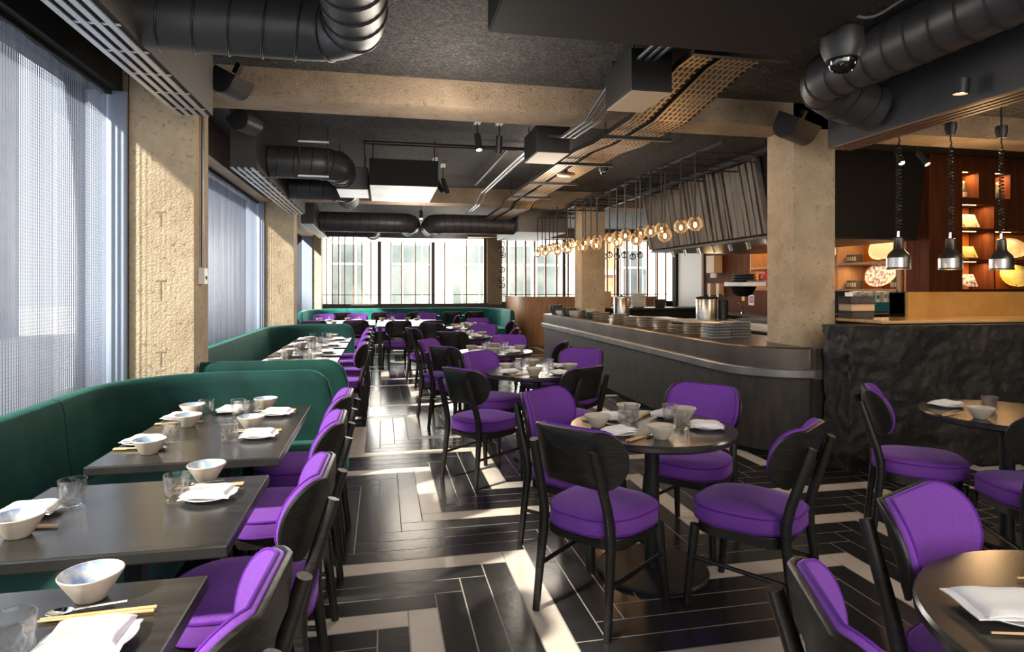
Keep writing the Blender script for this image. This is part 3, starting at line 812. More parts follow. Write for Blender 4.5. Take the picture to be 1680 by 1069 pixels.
def setting(ex, ey, fx, fy, seat, table, full=True, glass=True, spoon=False, tilt=0, only=None, z=TZ):
    """ex,ey: point on the table edge before the guest; (fx,fy): the way the guest looks"""
    L = math.hypot(fx, fy); fx, fy = fx / L, fy / L; rx, ry = fy, -fx
    rz = math.atan2(fy, fx) - PI / 2
    def at(fw, rt): return (ex + fx * fw + rx * rt, ey + fy * fw + ry * rt)
    j = lambda a: rj.uniform(-a, a)
    def w(k): return only is None or k in only
    tail = ', %s of %s' % (seat, table)
    if w('side_plate'):
        p = at(.155, 0); put('side_plate', p[0], p[1], z, 0, 'white napkin plate' + tail, 'side plates')
        put('napkin', p[0], p[1], z, rz + PI / 2 + j(.25) + tilt, 'folded white napkin' + tail, 'folded napkins')
    if w('bowl'):
        p = at(.235 + j(.02), .20 + j(.015)); put('bowl' if ex < -.1 and ey < 11 else 'plain', p[0], p[1], z, j(3), 'flared beige bowl' + tail, 'bowls')
    if glass and w('tumbler'):
        p = at(.275 + j(.02), -.04 + j(.03)); put('tumbler', p[0], p[1], z, j(3), 'clear rippled tumbler' + tail, 'tumblers')
    if full and w('chopstick'):
        a = j(.12)
        for i in range(2):
            p = at(.185, .112 + .013 * i); put('chopstick', p[0], p[1], z, rz + a + i * .03, ('wooden chopstick nearer the napkin' if i == 0 else 'wooden chopstick nearer the bowl') + tail, 'chopsticks')
    if spoon and w('spoon'):
        p = at(.20, .150); put('spoon', p[0], p[1], z, rz + .15, 'shiny metal spoon' + tail, 'spoons')
# booth tables
setting(XB, 1.42, -1, 0, 'chair side', TA, spoon=True)
setting(XA + .02, 1.40, 1, 0, 'sofa side', TA, only=('tumbler',))
setting(XB, 2.33, -1, 0, 'chair side', TB, spoon=True)
setting(XA - .08, 2.27, 1, 0, 'sofa side', TB)
setting(XB, 3.22, -1, 0, 'near chair', TC, spoon=True)
setting(XB, 3.76, -1, 0, 'far chair', TC)
setting(XA - .06, 3.20, 1, 0, 'near sofa place', TC, spoon=True)
setting(XA - .06, 3.74, 1, 0, 'far sofa place', TC)
setting(-.86, 4.06, 0, -1, 'end place', TC, full=False)
for i, ((a, b), nme) in enumerate(zip(D, DN)):
    y = (a + b) / 2
    setting(XB, y, -1, 0, 'chair side', nme, full=False)
    setting(XA - .02, y + .02, 1, 0, 'sofa side', nme, full=False)
    g = (-.80, y + .27)
    if i in (1, 2, 3): put('tumbler', g[0], g[1], TZ, .4, 'clear rippled tumbler alone at the back edge of ' + nme, 'tumblers')
# round tables
def rset(k, dx, dy, r, seat, table, **kw):
    cx, cy = T[k]; L = math.hypot(dx, dy); dx, dy = dx / L, dy / L
    setting(cx + dx * r, cy + dy * r, -dx, -dy, seat, table, **kw)
rset('t1', -.80, -.45, .43, 'front aisle place', A1)
rset('t1', -.61, .79, .43, 'rear aisle place', A1)
rset('t1', .66, .75, .43, 'rear bar place', A1)
rset('t1', .92, -.38, .43, 'front bar place', A1)
put('spoon', 1.33, 2.90, TZ, 2.3, 'shiny metal spoon beside the chopsticks at the front of ' + A1, 'spoons')
put('chopstick_rest', 1.36, 2.95, TZ, 1.1, 'small grey chopstick rest at the front of ' + A1, 'chopstick rests')
rset('t2', -.80, -.35, .44, 'front aisle place', A2); rset('t2', -.55, .83, .44, 'rear aisle place', A2, full=False)
rset('t2', .80, .6, .44, 'rear bar place', A2, full=False); rset('t2', .45, -.89, .44, 'front bar place', A2, full=False)
put('plain', 1.22, 4.97, TZ, 1, 'beige flared bowl at the front rim of ' + A2, 'bowls')
for k, nme in (('t3', A3), ('t4', A4), ('t5', A5)):
    for dx, dy, seat in ((-.8, -.5, 'front aisle place'), (-.5, .85, 'rear aisle place'), (.8, .6, 'rear bar place'), (.6, -.8, 'front bar place')):
        rset(k, dx, dy, .42 if k == 't3' else .39, seat, nme, full=False)
put('side_plate', 3.37, 3.19, TZ, 0, 'white plate under the napkin on the table by the black rock bar', 'side plates')
put('napkin', 3.37, 3.19, TZ, .2, 'folded white napkin on the table by the black rock bar', 'folded napkins')
put('plain', 3.25, 2.86, TZ, 0, 'flared white bowl on the table by the black rock bar', 'bowls')
put('tumbler', 3.47, 3.0, TZ, 1, 'clear rippled tumbler on the table by the black rock bar', 'tumblers')
put('chopstick', 3.22, 3.02, TZ, -1.15, 'wooden chopstick nearer the napkin on the table by the rock bar', 'chopsticks')
put('chopstick', 3.20, 2.98, TZ, -1.25, 'wooden chopstick nearer the bowl on the table by the rock bar', 'chopsticks')
put('side_plate', 1.37, 1.14, TZ, 0, 'white plate under the napkin on the bottom corner table', 'side plates')
n_ = put('napkin', 1.37, 1.14, TZ, -.28, 'large folded white napkin on the bottom corner table', 'folded napkins'); n_.scale = (1.25, 1.2, 1)
put('chopstick', 1.36, 1.045, TZ, 1.30, 'wooden chopstick close to the napkin on the bottom corner table', 'chopsticks')
put('chopstick', 1.66, 1.235, TZ, 1.30, 'wooden chopstick across from the napkin on the bottom corner table', 'chopsticks')
# communal tables
for xs, nme in (((-1.12, -.52), 'the communal table near the window wall'), ((.2, .75), 'the communal table beside the aisle')):
    for i, x in enumerate(xs):
        s_ = ('window end', 'bar end')[i]
        y0 = 12.35 if xs[0] < 0 else 11.85
        setting(x, y0, 0, 1, 'near side, ' + s_, nme, full=False)
        setting(x, 14.1, 0, -1, 'far side, ' + s_, nme, full=False)

# ------------------------------------------------------------------ bar, rock bar and kitchen
bar_path = arc_path([(3.12, 11.9), (3.12, 4.72, .62), (3.60, 4.72)])
bar = thing('bar_counter', 'long curved bar counter with dark metal top, pewter ledge and grey front', 'bar counter', (0, 0, 0))
R_ = lambda pts: [(-o, z) for o, z in pts]          # offsets to the right of travel (towards the room) are negative
obj('front_panel', sweep(bar_path, [(.0, .05), (.0, .69), (.06, .69), (.06, .05)]), M['zinc_low'], bar, smooth=True, sharp=30)
obj('kick_plate', sweep(bar_path, [(.03, 0), (.03, .049), (.06, .049), (.06, 0)]), M['matteblack'], bar)
obj('ledge', sweep(bar_path, [(-.05, .700), (-.055, .705), (-.055, .765), (-.045, .775), (.06, .775), (.06, .692), (-.04, .692)]), M['ledge'], bar, smooth=True, sharp=30)
obj('upper_fascia', sweep(bar_path, [(-.012, .7755), (-.012, .945), (.0, .957), (.06, .957), (.06, .7755)]), M['zinc'], bar, smooth=True, sharp=30)
tp = [(p.x - .010, p.y) for p in bar_path]
tp = [(p.x + .06, p.y + .0) for p in bar_path[:-1]] + [(3.60, 4.78)]
obj('counter_top', prism(tp + [(3.60, 5.4), (4.05, 5.4), (4.05, 9.9), (3.41, 10.25), (3.41, 11.9)], .93, .9575), M['zinc'], bar)
# rock bar
def rock_bar():
    t = thing('rock_bar', 'rough black rock-faced bar with a glossy honey wood top', 'bar counter', (0, 0, 0))
    bm = bmesh.new(); rnd = random.Random(3)
    from mathutils import noise
    def P(x, y, z, nx, ny):
        rg = lambda f, q: 1 - abs(noise.noise(Vector((x * f + q, y * f, z * f * 1.2 + .4 * x))) * 2)
        d = -.03 + .045 * noise.noise(Vector((x * 1.8, y * 1.8, z * 2.2))) + .035 * rg(3.1, 0) * rg(1.3, 5) + .016 * rg(8.5, 3) + .008 * noise.noise(Vector((x * 27, y * 27, z * 31)))
        return (x + nx * d, y + ny * d, z)
    path = []
    for i in range(20): path.append((3.64, 4.63 - .26 * i / 19, -1, 0))
    for i in range(1, 8):
        a = PI + PI / 2 * i / 8; path.append((3.69 + .065 * math.cos(a), 4.37 + .065 * math.sin(a), math.cos(a), math.sin(a)))
    for i in range(190): path.append((3.69 + 3.4 * i / 189, 4.305, 0, -1))
    nz = 62; V = []
    for (x, y, nx, ny) in path:
        V.append([bm.verts.new(P(x, y, 1.165 * k / nz, nx, ny)) for k in range(nz + 1)])
    for a, b in zip(V, V[1:]):
        for k in range(nz): bm.faces.new((a[k], b[k], b[k + 1], a[k + 1]))
    top = [v[-1] for v in V]; bk = [bm.verts.new((7.09, 4.63, 1.165)), bm.verts.new((3.70, 4.63, 1.165))]
    bm.faces.new([top[-1], bk[0], bk[1], top[0]] + top[1:-1])
    obj('rock_face', bm, M['rock'], t, smooth=True, sharp=35)
    obj('wood_top', box(4.05, 7.09, 4.42, 4.98, 1.172, 1.20, .01), M['honey'], t)
    obj('brass_upstand', box(4.84, 7.09, 4.99, 5.03, 1.16, 1.432), M['brass'], t)
rock_bar()
# stacks of crockery on the bar: every plate, bowl and cup its own thing
def disc(r, h, m, sq=False):
    if sq:
        bm = prism([(x, y) for x, y in rrect(r * 2, r * 2, r * .18, 4)], 0, h * .74, h * .2)
    else:
        bm = lathe([(0, 0), (r * .6, 0), (r * .66, h * .10), (r * .99, h * .45), (r, h * .6), (r * .99, h * .72), (r * .93, h * .66), (r * .6, h * .2), (0, h * .18)], 28)
    return link_obj('dish', bm_mesh(bm, True, 35), m)
def stack(x, y, n, r, h, mname, what, where, z=.9578, sq=False, step=None):
    d0 = disc(r, h, M[mname], sq); d0.name = 'stacked_plate'; me2 = d0.data.copy(); me2.materials.clear(); me2.materials.append(M['shade_bluegrey' if mname == 'bluegrey' else 'shade_straw'])
    rnd = random.Random(int(x * 99 + y * 7)); g = 'plates stacked on the bar'
    for i in range(n):
        pos = (x + rnd.uniform(-.007, .007), y + rnd.uniform(-.007, .007), z + i * (step or h * 1.0) * 1.02); rz = rnd.uniform(-.08, .08)
        nth = 'topmost' if i == n - 1 else 'bottom' if i == 0 else 'number %d up' % (i + 1)
        lab = '%s, %s of the stack %s' % (what, nth, where)
        if i == 0: d0.location = pos; d0.rotation_euler = (0, 0, rz); tag(d0, lab, 'plate', g)
        else:
            e_ = dup(d0, pos, rz, lab, g)
            if i % 2: e_.data = me2  # darker colour on alternate plates paints the shading within the stack
stack(3.40, 5.92, 10, .115, .0145, 'bluegrey', 'square blue-grey plate', 'at the bar curve in front', sq=True)
stack(3.66, 5.98, 11, .115, .0145, 'bluegrey', 'square blue-grey plate', 'at the bar curve, behind', sq=True)
stack(3.40, 6.42, 9, .10, .0145, 'ceramic', 'beige plate', 'just left of the blue-grey plates')
stack(3.40, 6.80, 6, .11, .0135, 'ceramic', 'rough edged beige plate', 'second left of blue-grey plates')
stack(3.42, 7.22, 8, .11, .0145, 'straw', 'straw coloured plate', 'third left of the blue-grey plates')
stack(3.42, 7.72, 9, .12, .0145, 'straw', 'dark straw plate', 'at the middle of the bar')
stack(3.42, 8.22, 8, .11, .0135, 'ceramic', 'grey-beige plate', 'next past the dark straw plates')
stack(3.42, 8.68, 9, .12, .0145, 'ceramic', 'wide pale plate', 'beyond the middle of the bar')
stack(3.40, 9.25, 7, .085, .019, 'ceramic', 'small deep beige dish', 'nearer the bar end, in front')
stack(3.40, 9.55, 7, .085, .021, 'straw', 'small deep straw dish', 'nearer the bar end, behind')
def cup(x, y, r, h, mname, lab, z=.9578, cat='bowl', name='bowl'):
    bm = lathe([(0, 0), (r * .62, 0), (r * .7, h * .05), (r * .98, h * .6), (r, h), (r * .93, h), (r * .9, h * .6), (r * .6, h * .1), (0, h * .08)], 28)
    return tag(link_obj(name, bm_mesh(bm, True, 50), M[mname], None, (x, y, z)), lab, cat, 'cups and bowls on the bar')
k = 0
for x, y, r, h, m_, lab in (
    (3.38, 9.88, .095, .105, 'greenglaze', 'dark green cup at the end of the plate stacks'), (3.38, 10.12, .10, .12, 'greenglaze', 'tall dark green cup beside the round beige pots'),
    (3.30, 10.36, .085, .11, 'ceramic', 'round beige pot on the bar before the far column'), (3.30, 10.56, .075, .10, 'ceramic', 'small round beige pot next to a bigger one'),
    (3.32, 10.76, .085, .10, 'greenglaze', 'dark cup nearer the column on the bar'), (3.30, 10.96, .085, .10, 'greenglaze', 'dark cup just past the column on the bar'),
    (3.26, 11.18, .10, .085, 'plate', 'white bowl near the far end of the bar'), (3.26, 11.42, .10, .12, 'greenglaze', 'dark green bowl near the far end of the bar'),
    (3.28, 11.66, .10, .12, 'greenglaze', 'dark green bowl at the very far end of the bar')):
    cup(3.40 if y < 10.3 else x, y, r, h, m_, lab)
    if lab.startswith('dark') or 'white' in lab:
        cup(3.40 if y < 10.3 else x, y, r, h * .9, 'greenglaze' if y > 10.7 else 'bowl_sand', lab.replace('dark', 'upper dark').replace('white', 'upper dark') + ', on top of another', .9578 + h * .62)
# things behind the bar
pc = thing('prep_counter', 'steel prep counter behind the bar with a grey ribbed front', 'counter', (0, 0, 0))
obj('counter_top', box(4.42, 5.4, 5.95, 9.2, .93, .975, .004), M['steel'], pc); obj('cabinet', box(4.45, 5.35, 5.97, 9.18, 0, .929), M['zinc_low'], pc)
wk = thing('work_counter', 'black topped work counter in front of the far kitchen windows', 'counter', (0, 0, 0))
obj('counter_top', box(4.2, 7.0, 12.2, 13.0, 1.0, 1.04), M['blackmetal'], wk); obj('cabinet', box(4.25, 6.95, 12.25, 12.95, 0, .999), M['matteblack'], wk)
ps = thing('pass_shelf', 'pale stone pass shelf above the prep counter', 'shelf', (0, 0, 0))
obj('slab', box(4.15, 4.40, 6.1, 9.2, .985, 1.01), M['ceramic'], ps)
for y in (6.3, 7.6, 8.9): obj('post', tube([(4.3, y, 0), (4.3, y, .984)], .02), M['steel'], ps)
def urn(x, y, z, r, h, lab, m_='steel', lid='matteblack', nm='urn'):
    t = thing(nm, lab, 'urn', (x, y, z), 0)
    obj('body', lathe([(0, 0), (r, 0), (r, h * .86), (r * .97, h * .88), (0, h * .88)], 32), M[m_], t, smooth=True, sharp=35)
    obj('lid', lathe([(0, h * .885), (r * 1.01, h * .885), (r, h * .95), (r * .5, h), (0, h)], 32), M[lid], t, smooth=True, sharp=35)
    obj('lid_knob', lathe([(0, h), (r * .12, h), (r * .14, h * 1.05), (0, h * 1.06)], 16), M['matteblack'], t)
ss = thing('side_stand', 'low steel stand behind the far end of the bar', 'stand', (4.22, 10.6, 0)); obj('stand_top', box(-.25, .25, -.4, .4, .90, .9575), M['steel'], ss)
for sx in (-1, 1):
    for sy in (-1, 1): obj('leg', tube([(sx * .22, sy * .36, 0), (sx * .22, sy * .36, .899)], .018), M['steel'], ss)
urn(4.2, 10.55, .9578, .14, .36, 'tall steel urn with steel lid behind the far column', lid='steel')
urn(5.05, 9.45, .975, .165, .36, 'wide steel rice urn with black lid on the prep counter') if False else urn(5.0, 9.0, .9755, .16, .36, 'wide steel rice urn with black lid on the prep counter')
ut = thing('utensil_pot', 'black pot of ladles beside the steel rice urn', 'utensil pot', (5.28, 9.0, .9755))
obj('pot', lathe([(0, 0), (.08, 0), (.085, .30), (.075, .30), (.07, .02), (0, .02)], 24), M['blackmetal'], ut, smooth=True, sharp=40)
for i in range(4):
    a = i * 1.6; obj('ladle', tube([(.02 * math.cos(a), .02 * math.sin(a), .02), (.06 * math.cos(a), .06 * math.sin(a), .40)], .012, 8), M['blackmetal'], ut)
cup(4.85, 7.55, .12, .09, 'greenglaze', 'black bowl in front of the rice urn on the prep counter', .9755)
for i, (x, y, r, n) in enumerate(((4.9, 12.5, .13, 5), (5.35, 12.5, .16, 7), (5.85, 12.5, .13, 4))):
    w_ = ('nearest the far column', 'in the middle', 'by the dark post')[i]
    for q in range(n):
        cup(x, y, r, .05, ('plate', 'plate', 'greenglaze')[i], '%s bowl, number %d of the stack %s on the black counter' % (('white', 'white', 'green')[i], q + 1, w_), 1.0405 + q * .042)
cb = thing('cardboard_box', 'small brown carton on the black counter by the windows', 'box', (4.62, 12.5, 1.0405))
obj('carton', box(-.09, .09, -.09, .09, 0, .34, .004), M['dispenser'], cb); obj('flap', box(-.09, .09, -.09, .0, .341, .346), M['dispenser'], cb)
# oven shelf with post
os_ = thing('heated_shelf', 'steel overhead kitchen shelf on a steel post with a hanging heat lamp', 'shelf', (0, 0, 0))
obj('shelf_board', box(5.75, 6.35, 8.55, 9.75, 1.49, 1.56, .004), M['zinc'], os_)
obj('post', box(6.02, 6.08, 8.18, 8.24, .95, 1.86), M['steel'], os_); obj('arm', box(6.02, 6.08, 8.24, 8.55, 1.50, 1.54), M['steel'], os_)
obj('heat_dome', lathe([(0, -.17), (.08, -.165), (.16, -.12), (.22, 0), (0, 0)], 28), M['matteblack'], os_, smooth=True, loc=(5.98, 9.55, 1.488))
for q in range(3): cup(6.0, 9.55, .21 - .01 * q, .05, 'charcoal', 'dark shallow pan, number %d in the pile on the overhead shelf' % (q + 1), 1.5605 + q * .045, 'pan', 'pan')
tr_ = thing('wooden_board', 'long wooden board lying on the overhead kitchen shelf', 'board', (6.0, 8.85, 1.561)); obj('board', box(-.2, .2, -.3, .3, 0, .02, .004), M['walnut_pale'], tr_)
rb = thing('red_box', 'small red box with a gold emblem on the overhead kitchen shelf', 'box', (6.15, 9.18, 1.561)); obj('carton', box(-.06, .06, -.09, .09, 0, .17, .003), M['red'], rb)
obj('emblem', lathe([(0, 0), (.035, 0), (.03, .002), (0, .003)], 14), M['gold'], rb, loc=(-.061, 0, .085)).rotation_euler = (0, -PI / 2, 0)
dp = thing('towel_dispenser', 'beige paper towel dispenser with paper hanging out on the kitchen wall', 'dispenser', (7.148, 12.35, 1.78))
obj('case', box(-.2, 0, -.16, .16, 0, .38, .008), M['dispenser'], dp); obj('white_side', box(-.2, -.005, .165, .17, .005, .375), M['paper'], dp); obj('paper_towel', box(-.14, -.1, -.1, .1, -.1, -.001), M['paper'], dp)
d2 = thing('soap_dispenser', 'small beige soap dispenser low on the kitchen wall', 'dispenser', (7.15, 12.55, 1.30)); obj('case', box(-.12, 0, -.07, .07, 0, .26, .01), M['dispenser'], d2); obj('nozzle', box(-.11, -.05, -.03, .03, -.03, -.001), M['steel'], d2)
d3 = thing('soap_dispenser', 'second small beige soap dispenser, nearer the ovens', 'dispenser', (7.15, 12.2, 1.30)); obj('case', box(-.12, 0, -.07, .07, 0, .26, .01), M['dispenser'], d3); obj('nozzle', box(-.11, -.05, -.03, .03, -.03, -.001), M['steel'], d3)
y1_ = thing('notice', 'small plain yellow notice on the kitchen wall', 'notice', (7.148, 11.4, 1.2)); obj('card', box(-.004, 0, -.05, .05, 0, .11), M['yellow'], y1_)
y2_ = thing('notice', 'purple and white printed notice on the kitchen wall', 'notice', (7.148, 11.12, 1.12)); obj('card', box(-.004, 0, -.09, .09, 0, .2), M['paper'], y2_); obj('print', box(-.0055, -.0045, -.075, .06, .045, .18), M['violet'], y2_)
for i in range(2): obj('print_line', box(-.0068, -.0058, -.06, .045, .09 + .04 * i, .10 + .04 * i), M['paper'], y2_)
ov = thing('griddle', 'dark sloping steel griddle on the prep counter near the column', 'griddle', (4.95, 7.0, .9755)); obj('plate', box(-.35, .35, -.5, .5, .05, .09, .01), M['charcoal'], ov); obj('body', box(-.33, .33, -.48, .48, 0, .049), M['steel'], ov)
tap = thing('kitchen_tap', 'steel kitchen tap with a curved spout by the wall', 'tap', (6.6, 10.55, .98)); obj('spout', tube([(0, 0, 0), (0, 0, .16), (-.04, 0, .21), (-.1, 0, .2), (-.12, 0, .15)], .012, 8), M['chrome'], tap, smooth=True); obj('base', lathe([(0, 0), (.03, 0), (.025, .03), (0, .03)], 16), M['chrome'], tap)
bc = thing('back_counter', 'dark back counter under the lit kitchen shelves', 'counter', (0, 0, 0)); obj('counter_top', box(6.45, 7.1, 7.0, 12.1, .94, .975), M['charcoal'], bc); obj('cabinet', box(6.5, 7.1, 7.02, 12.08, 0, .939), M['matteblack'], bc)

# extraction hood clad in grey planks
def hood():
    t = thing('extraction_hood', 'huge extraction hood clad in uneven grey planks above the open kitchen', 'extraction hood', (0, 0, 0))
    x0, x1, y0, y1 = 4.42, 6.4, 6.45, 9.75
    rnd = random.Random(5)
    y = y1; n = 0
    while y > y0 + .02:
        w = min(rnd.uniform(.10, .15), y - y0); off = rnd.uniform(0, .05); sk = rnd.uniform(-.025, .015)
        a, b = y - w + .012, y
        top = 3.0 + rnd.uniform(-.03, .03); off2 = rnd.uniform(0, .03)
        bm = loft([[(x0 - off - .03, a, 2.10), (x0 - off2 - .03, b, 2.10), (x0 + .0, b, 2.10), (x0 + .0, a, 2.10)],
                   [(x0 - .06 - off - .03, a + .16 + sk, top), (x0 - .06 - off2 - .03, b + .16 + sk, top), (x0 - .06, b + .16 + sk, top), (x0 - .06, a + .16 + sk, top)]])
        obj('plank', bm, M['plank'], t); y -= w; n += 1
    obj('carcass', loft([[(x0 + .001, y0, 2.08), (x1, y0, 2.08), (x1, y1, 2.08), (x0 + .001, y1, 2.08)], [(x0 - .059, y0 + .01, 3.12), (x1 + .12, y0 + .01, 3.12), (x1 + .12, y1 + .16, 3.12), (x0 - .059, y1 + .16, 3.12)]]), M['matteblack'], t)
    obj('rim', box(x0 - .02, x1, y0 + .01, y1 - .01, 2.05, 2.078), M['blackmetal'], t)
    for i in range(7):
        yy = 6.7 + i * .42; obj('lamp_tube', tube([(x0 + .1, yy, 2.05), (x0 + .13, yy, 1.96)], .022, 10), M['steel'], t)
M['plank'] = mat('grey_weathered_plank', (.11, .10, .09), .65, col2=(.22, .20, .175), scale=3, stretch=(2, 8, .7), bump=.2, bscale=12)
hood()
# ------------------------------------------------------------------ lit shelving
def shelf_unit_left():
    t = thing('shelf_unit', 'lit walnut shelving deep in the kitchen behind the hood, with platters', 'shelving', (0, 0, 0))
    x0, x1, y0, y1 = 6.62, 7.12, 6.98, 10.35
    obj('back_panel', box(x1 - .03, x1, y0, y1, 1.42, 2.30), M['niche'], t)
    for z in (1.42, 1.80, 2.26): obj('shelf_board', box(x0, x1 - .031, y0 + .03, y1 - .03, z, z + .03), M['walnut_pale'], t)
    for y in (y0, y0 + 1.12, y0 + 2.24, y1 - .03): obj('upright', box(x0 + .005, x1 - .032, y, y + .029, 1.451, 2.259), M['walnut_pale'], t)
    obj('end_panel', box(x0, x1 + .5, y0 - .04, y0 - .001, 1.40, 2.32), M['walnut_pale'], t)
shelf_unit_left()
def lamp_area(x, y, z, sx, sy, power, col, rot=(0, 0, 0), name='strip_light'):
    l = bpy.data.lights.new(name, 'AREA'); l.shape = 'RECTANGLE'; l.size = sx; l.size_y = sy; l.energy = power; l.color = col
    o = bpy.data.objects.new(name, l); C.objects.link(o); o.location = (x, y, z); o.rotation_euler = rot; return o
WARM = (1, .56, .22)
for y in (7.55, 8.66, 9.75):
    for z in (1.78, 2.24): lamp_area(6.78, y, z, .10, .9, 3.0, WARM)
def shelf_unit_right():
    t = thing('shelf_unit', 'dark walnut wall unit with lit niches behind the rock bar', 'shelving', (0, 0, 0))
    X = lambda px: X_at(px, 6.50)
    yb, yf = 6.85, 6.50
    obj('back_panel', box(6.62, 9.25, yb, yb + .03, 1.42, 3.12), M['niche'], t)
    obj('side_panel', box(6.62, X(1579), yf, yb - .001, 1.42, 3.12), M['walnut_dark'], t)
    zs = [(1.42, 1.455), (1.80, 1.825), (2.185, 2.215), (2.52, 2.60), (2.93, 3.12)]
    obj('bottom_board', box(X(1579.5), 9.25, yf, yb - .001, *zs[0]), M['walnut_dark'], t)
    obj('shelf_board', box(X(1579.5), 9.25, yf + .004, yb - .001, *zs[1]), M['walnut_dark'], t)
    obj('shelf_board', box(X(1579.5), 9.25, yf + .004, yb - .001, *zs[2]), M['walnut_dark'], t)
    obj('fascia', box(X(1579.5), 9.25, yf, yb - .001, *zs[3]), M['walnut_dark'], t)
    obj('top_panel', box(X(1579.5), 9.25, yf, yb - .001, *zs[4]), M['walnut_dark'], t)
    obj('upright', box(X(1631), X(1633.5), yf + .002, yb - .001, 1.456, 1.799), M['walnut_dark'], t)
    obj('upright', box(X(1631), X(1633.5), yf + .002, yb - .001, 1.826, 2.184), M['walnut_dark'], t)
    obj('panel', box(X(1631), 9.25, yf + .002, yb - .001, 2.216, 2.519), M['walnut_dark'], t)
    obj('panel', box(X(1606), X(1633), yf + .002, yb - .001, 2.601, 2.929), M['walnut_dark'], t)
    obj('panel', box(X(1658), 9.25, yf + .002, yb - .001, 2.601, 2.929), M['walnut_dark'], t)
    for (a, b, z) in ((1580, 1605, 2.929), (1634, 1657, 2.929), (1580, 1630, 2.519), (1580, 1630, 2.184), (1634, 1690, 2.184), (1580, 1630, 1.799), (1634, 1690, 1.799)):
        obj('light_strip', box(X(a) + .01, X(a) + (X(b) - X(a)) * .55, yf + .05, yf + .062, z - .004, z - .001), M['led'], t)
        lamp_area((X(a) + X(b)) / 2, yf + .12, z - .012, X(b) - X(a) - .06, .06, 3.2, WARM)
shelf_unit_right()
def platter(x, y, z, w, h, m_, lab, rz, tilt=-.22):
    pts = []
    for k in range(40):
        a = 2 * PI * k / 40; r = 1 + .06 * math.cos(a - .7) + .03 * math.cos(3 * a)
        pts.append((w / 2 * r * math.cos(a), h / 2 * r * math.sin(a)))
    bm = loft([[(p[0] * s, d, p[1] * s + h / 2 * 1.05) for p in pts] for s, d in ((.1, .03), (.7, .028), (.93, .016), (1, 0), (1, -.01), (.93, .004), (.7, .014), (.1, .016))])
    t = thing('platter', lab, 'platter', (x, y, z), rz, 'platters on the lit shelves'); t.rotation_euler = (tilt, 0, rz)
    obj('dish', bm, M[m_], t, smooth=True, sharp=60)
    for s in (-1, 1): obj('stand_prong', tube([(s * w * .12, -.03, .035), (s * w * .12, -.045, .012), (s * w * .12, .06, .012)], .004, 6), M['matteblack'], t)
R90 = PI / 2
platter(6.86, 7.55, 1.848, .52, .33, 'platter_pink', 'pale pink oval platter on the upper kitchen shelf', -R90)
platter(6.84, 7.58, 1.468, .56, .34, 'platter_blue', 'violet speckled oval platter on the lower kitchen shelf', -R90)
platter(6.86, 8.72, 1.848, .52, .33, 'platter_pink', 'pale platter half hidden by the column, upper kitchen shelf', -R90)
def drum(x, y, z, r, h, lab):
    t = thing('drum_box', lab, 'box', (x, y, z), 0, 'carved round boxes')
    obj('body', lathe([(0, 0), (r, 0), (r * 1.04, h * .5), (r, h), (r * .85, h), (r * .85, h * .8), (0, h * .8)], 20), M['charcoal'], t, smooth=True, sharp=40)
    for k in range(7):
        a = PI + (k - 3) * .3; obj('carved_panel', box(-.004, .004, -r * .1, r * .1, h * .25, h * .75), M['straw'], t, loc=(r * 1.04 * math.cos(a), r * 1.04 * math.sin(a), 0), rotz=a)
drum(6.82, 7.98, 1.833, .10, .12, 'dark carved round box left of the pink platter')
drum(6.82, 7.98, 1.453, .10, .12, 'dark carved round box left of the speckled platter')
drum(6.82, 7.16, 1.453, .10, .12, 'dark carved round box right of the speckled platter')
platter(X_at(1661, 6.62), 6.60, 1.842, .46, .27, 'platter_pale', 'mottled pale oval platter behind the third heat lamp', 0)
platter(X_at(1668, 6.62), 6.60, 1.472, .54, .29, 'platter_yellow', 'yellow green oval platter under the third heat lamp', 0)
def slab_platter(px, z, w, h, m_, lab):
    t = thing('platter', lab, 'platter', (X_at(px, 6.62), 6.63, z), 0, 'platters on the lit shelves'); t.rotation_euler = (-.25, 0, 0)
    obj('dish', loft([[(-w / 2, 0, .02), (w / 2, 0, .02), (w * .38, 0, h), (-w / 2, 0, h)], [(-w / 2, .02, .02), (w / 2, .02, .02), (w * .38, .02, h), (-w / 2, .02, h)]]), M[m_], t)
    for s in (-.3, .25): obj('stand_prong', tube([(s * w, -.02, .05), (s * w, -.03, .006), (s * w, .05, .006)], .004, 6), M['matteblack'], t)
slab_platter(1592, 2.229, .34, .19, 'platter_pale', 'flat pale slab platter in the third niche row')
slab_platter(1590, 1.838, .32, .17, 'platter_yellow', 'yellowish slab platter in the second niche row')
slab_platter(1590, 1.469, .32, .18, 'platter_blue', 'violet mottled slab platter in the bottom niche')
def bottle(px, lab, m1, m2):
    t = thing('bottle', lab, 'bottle', (X_at(px, 6.66), 6.66, 2.6005), 0, 'bottles in the top niches')
    obj('glass_body', lathe([(0, 0), (.04, 0), (.042, .12), (.018, .17), (.016, .21), (0, .21)], 18), M[m1], t, smooth=True, sharp=40)
    obj('label_band', lathe([(.0405, .03), (.0435, .03), (.0435, .09), (.0405, .09)], 18), M[m2], t); obj('stopper', lathe([(0, .211), (.019, .211), (.019, .235), (0, .235)], 14), M['gold'], t)
bottle(1580.5, 'small dark bottle at the edge of the first lit top niche', 'greenglaze', 'straw'); bottle(1636.5, 'dark bottle with pale stopper in the second lit top niche', 'greenglaze', 'charcoal')
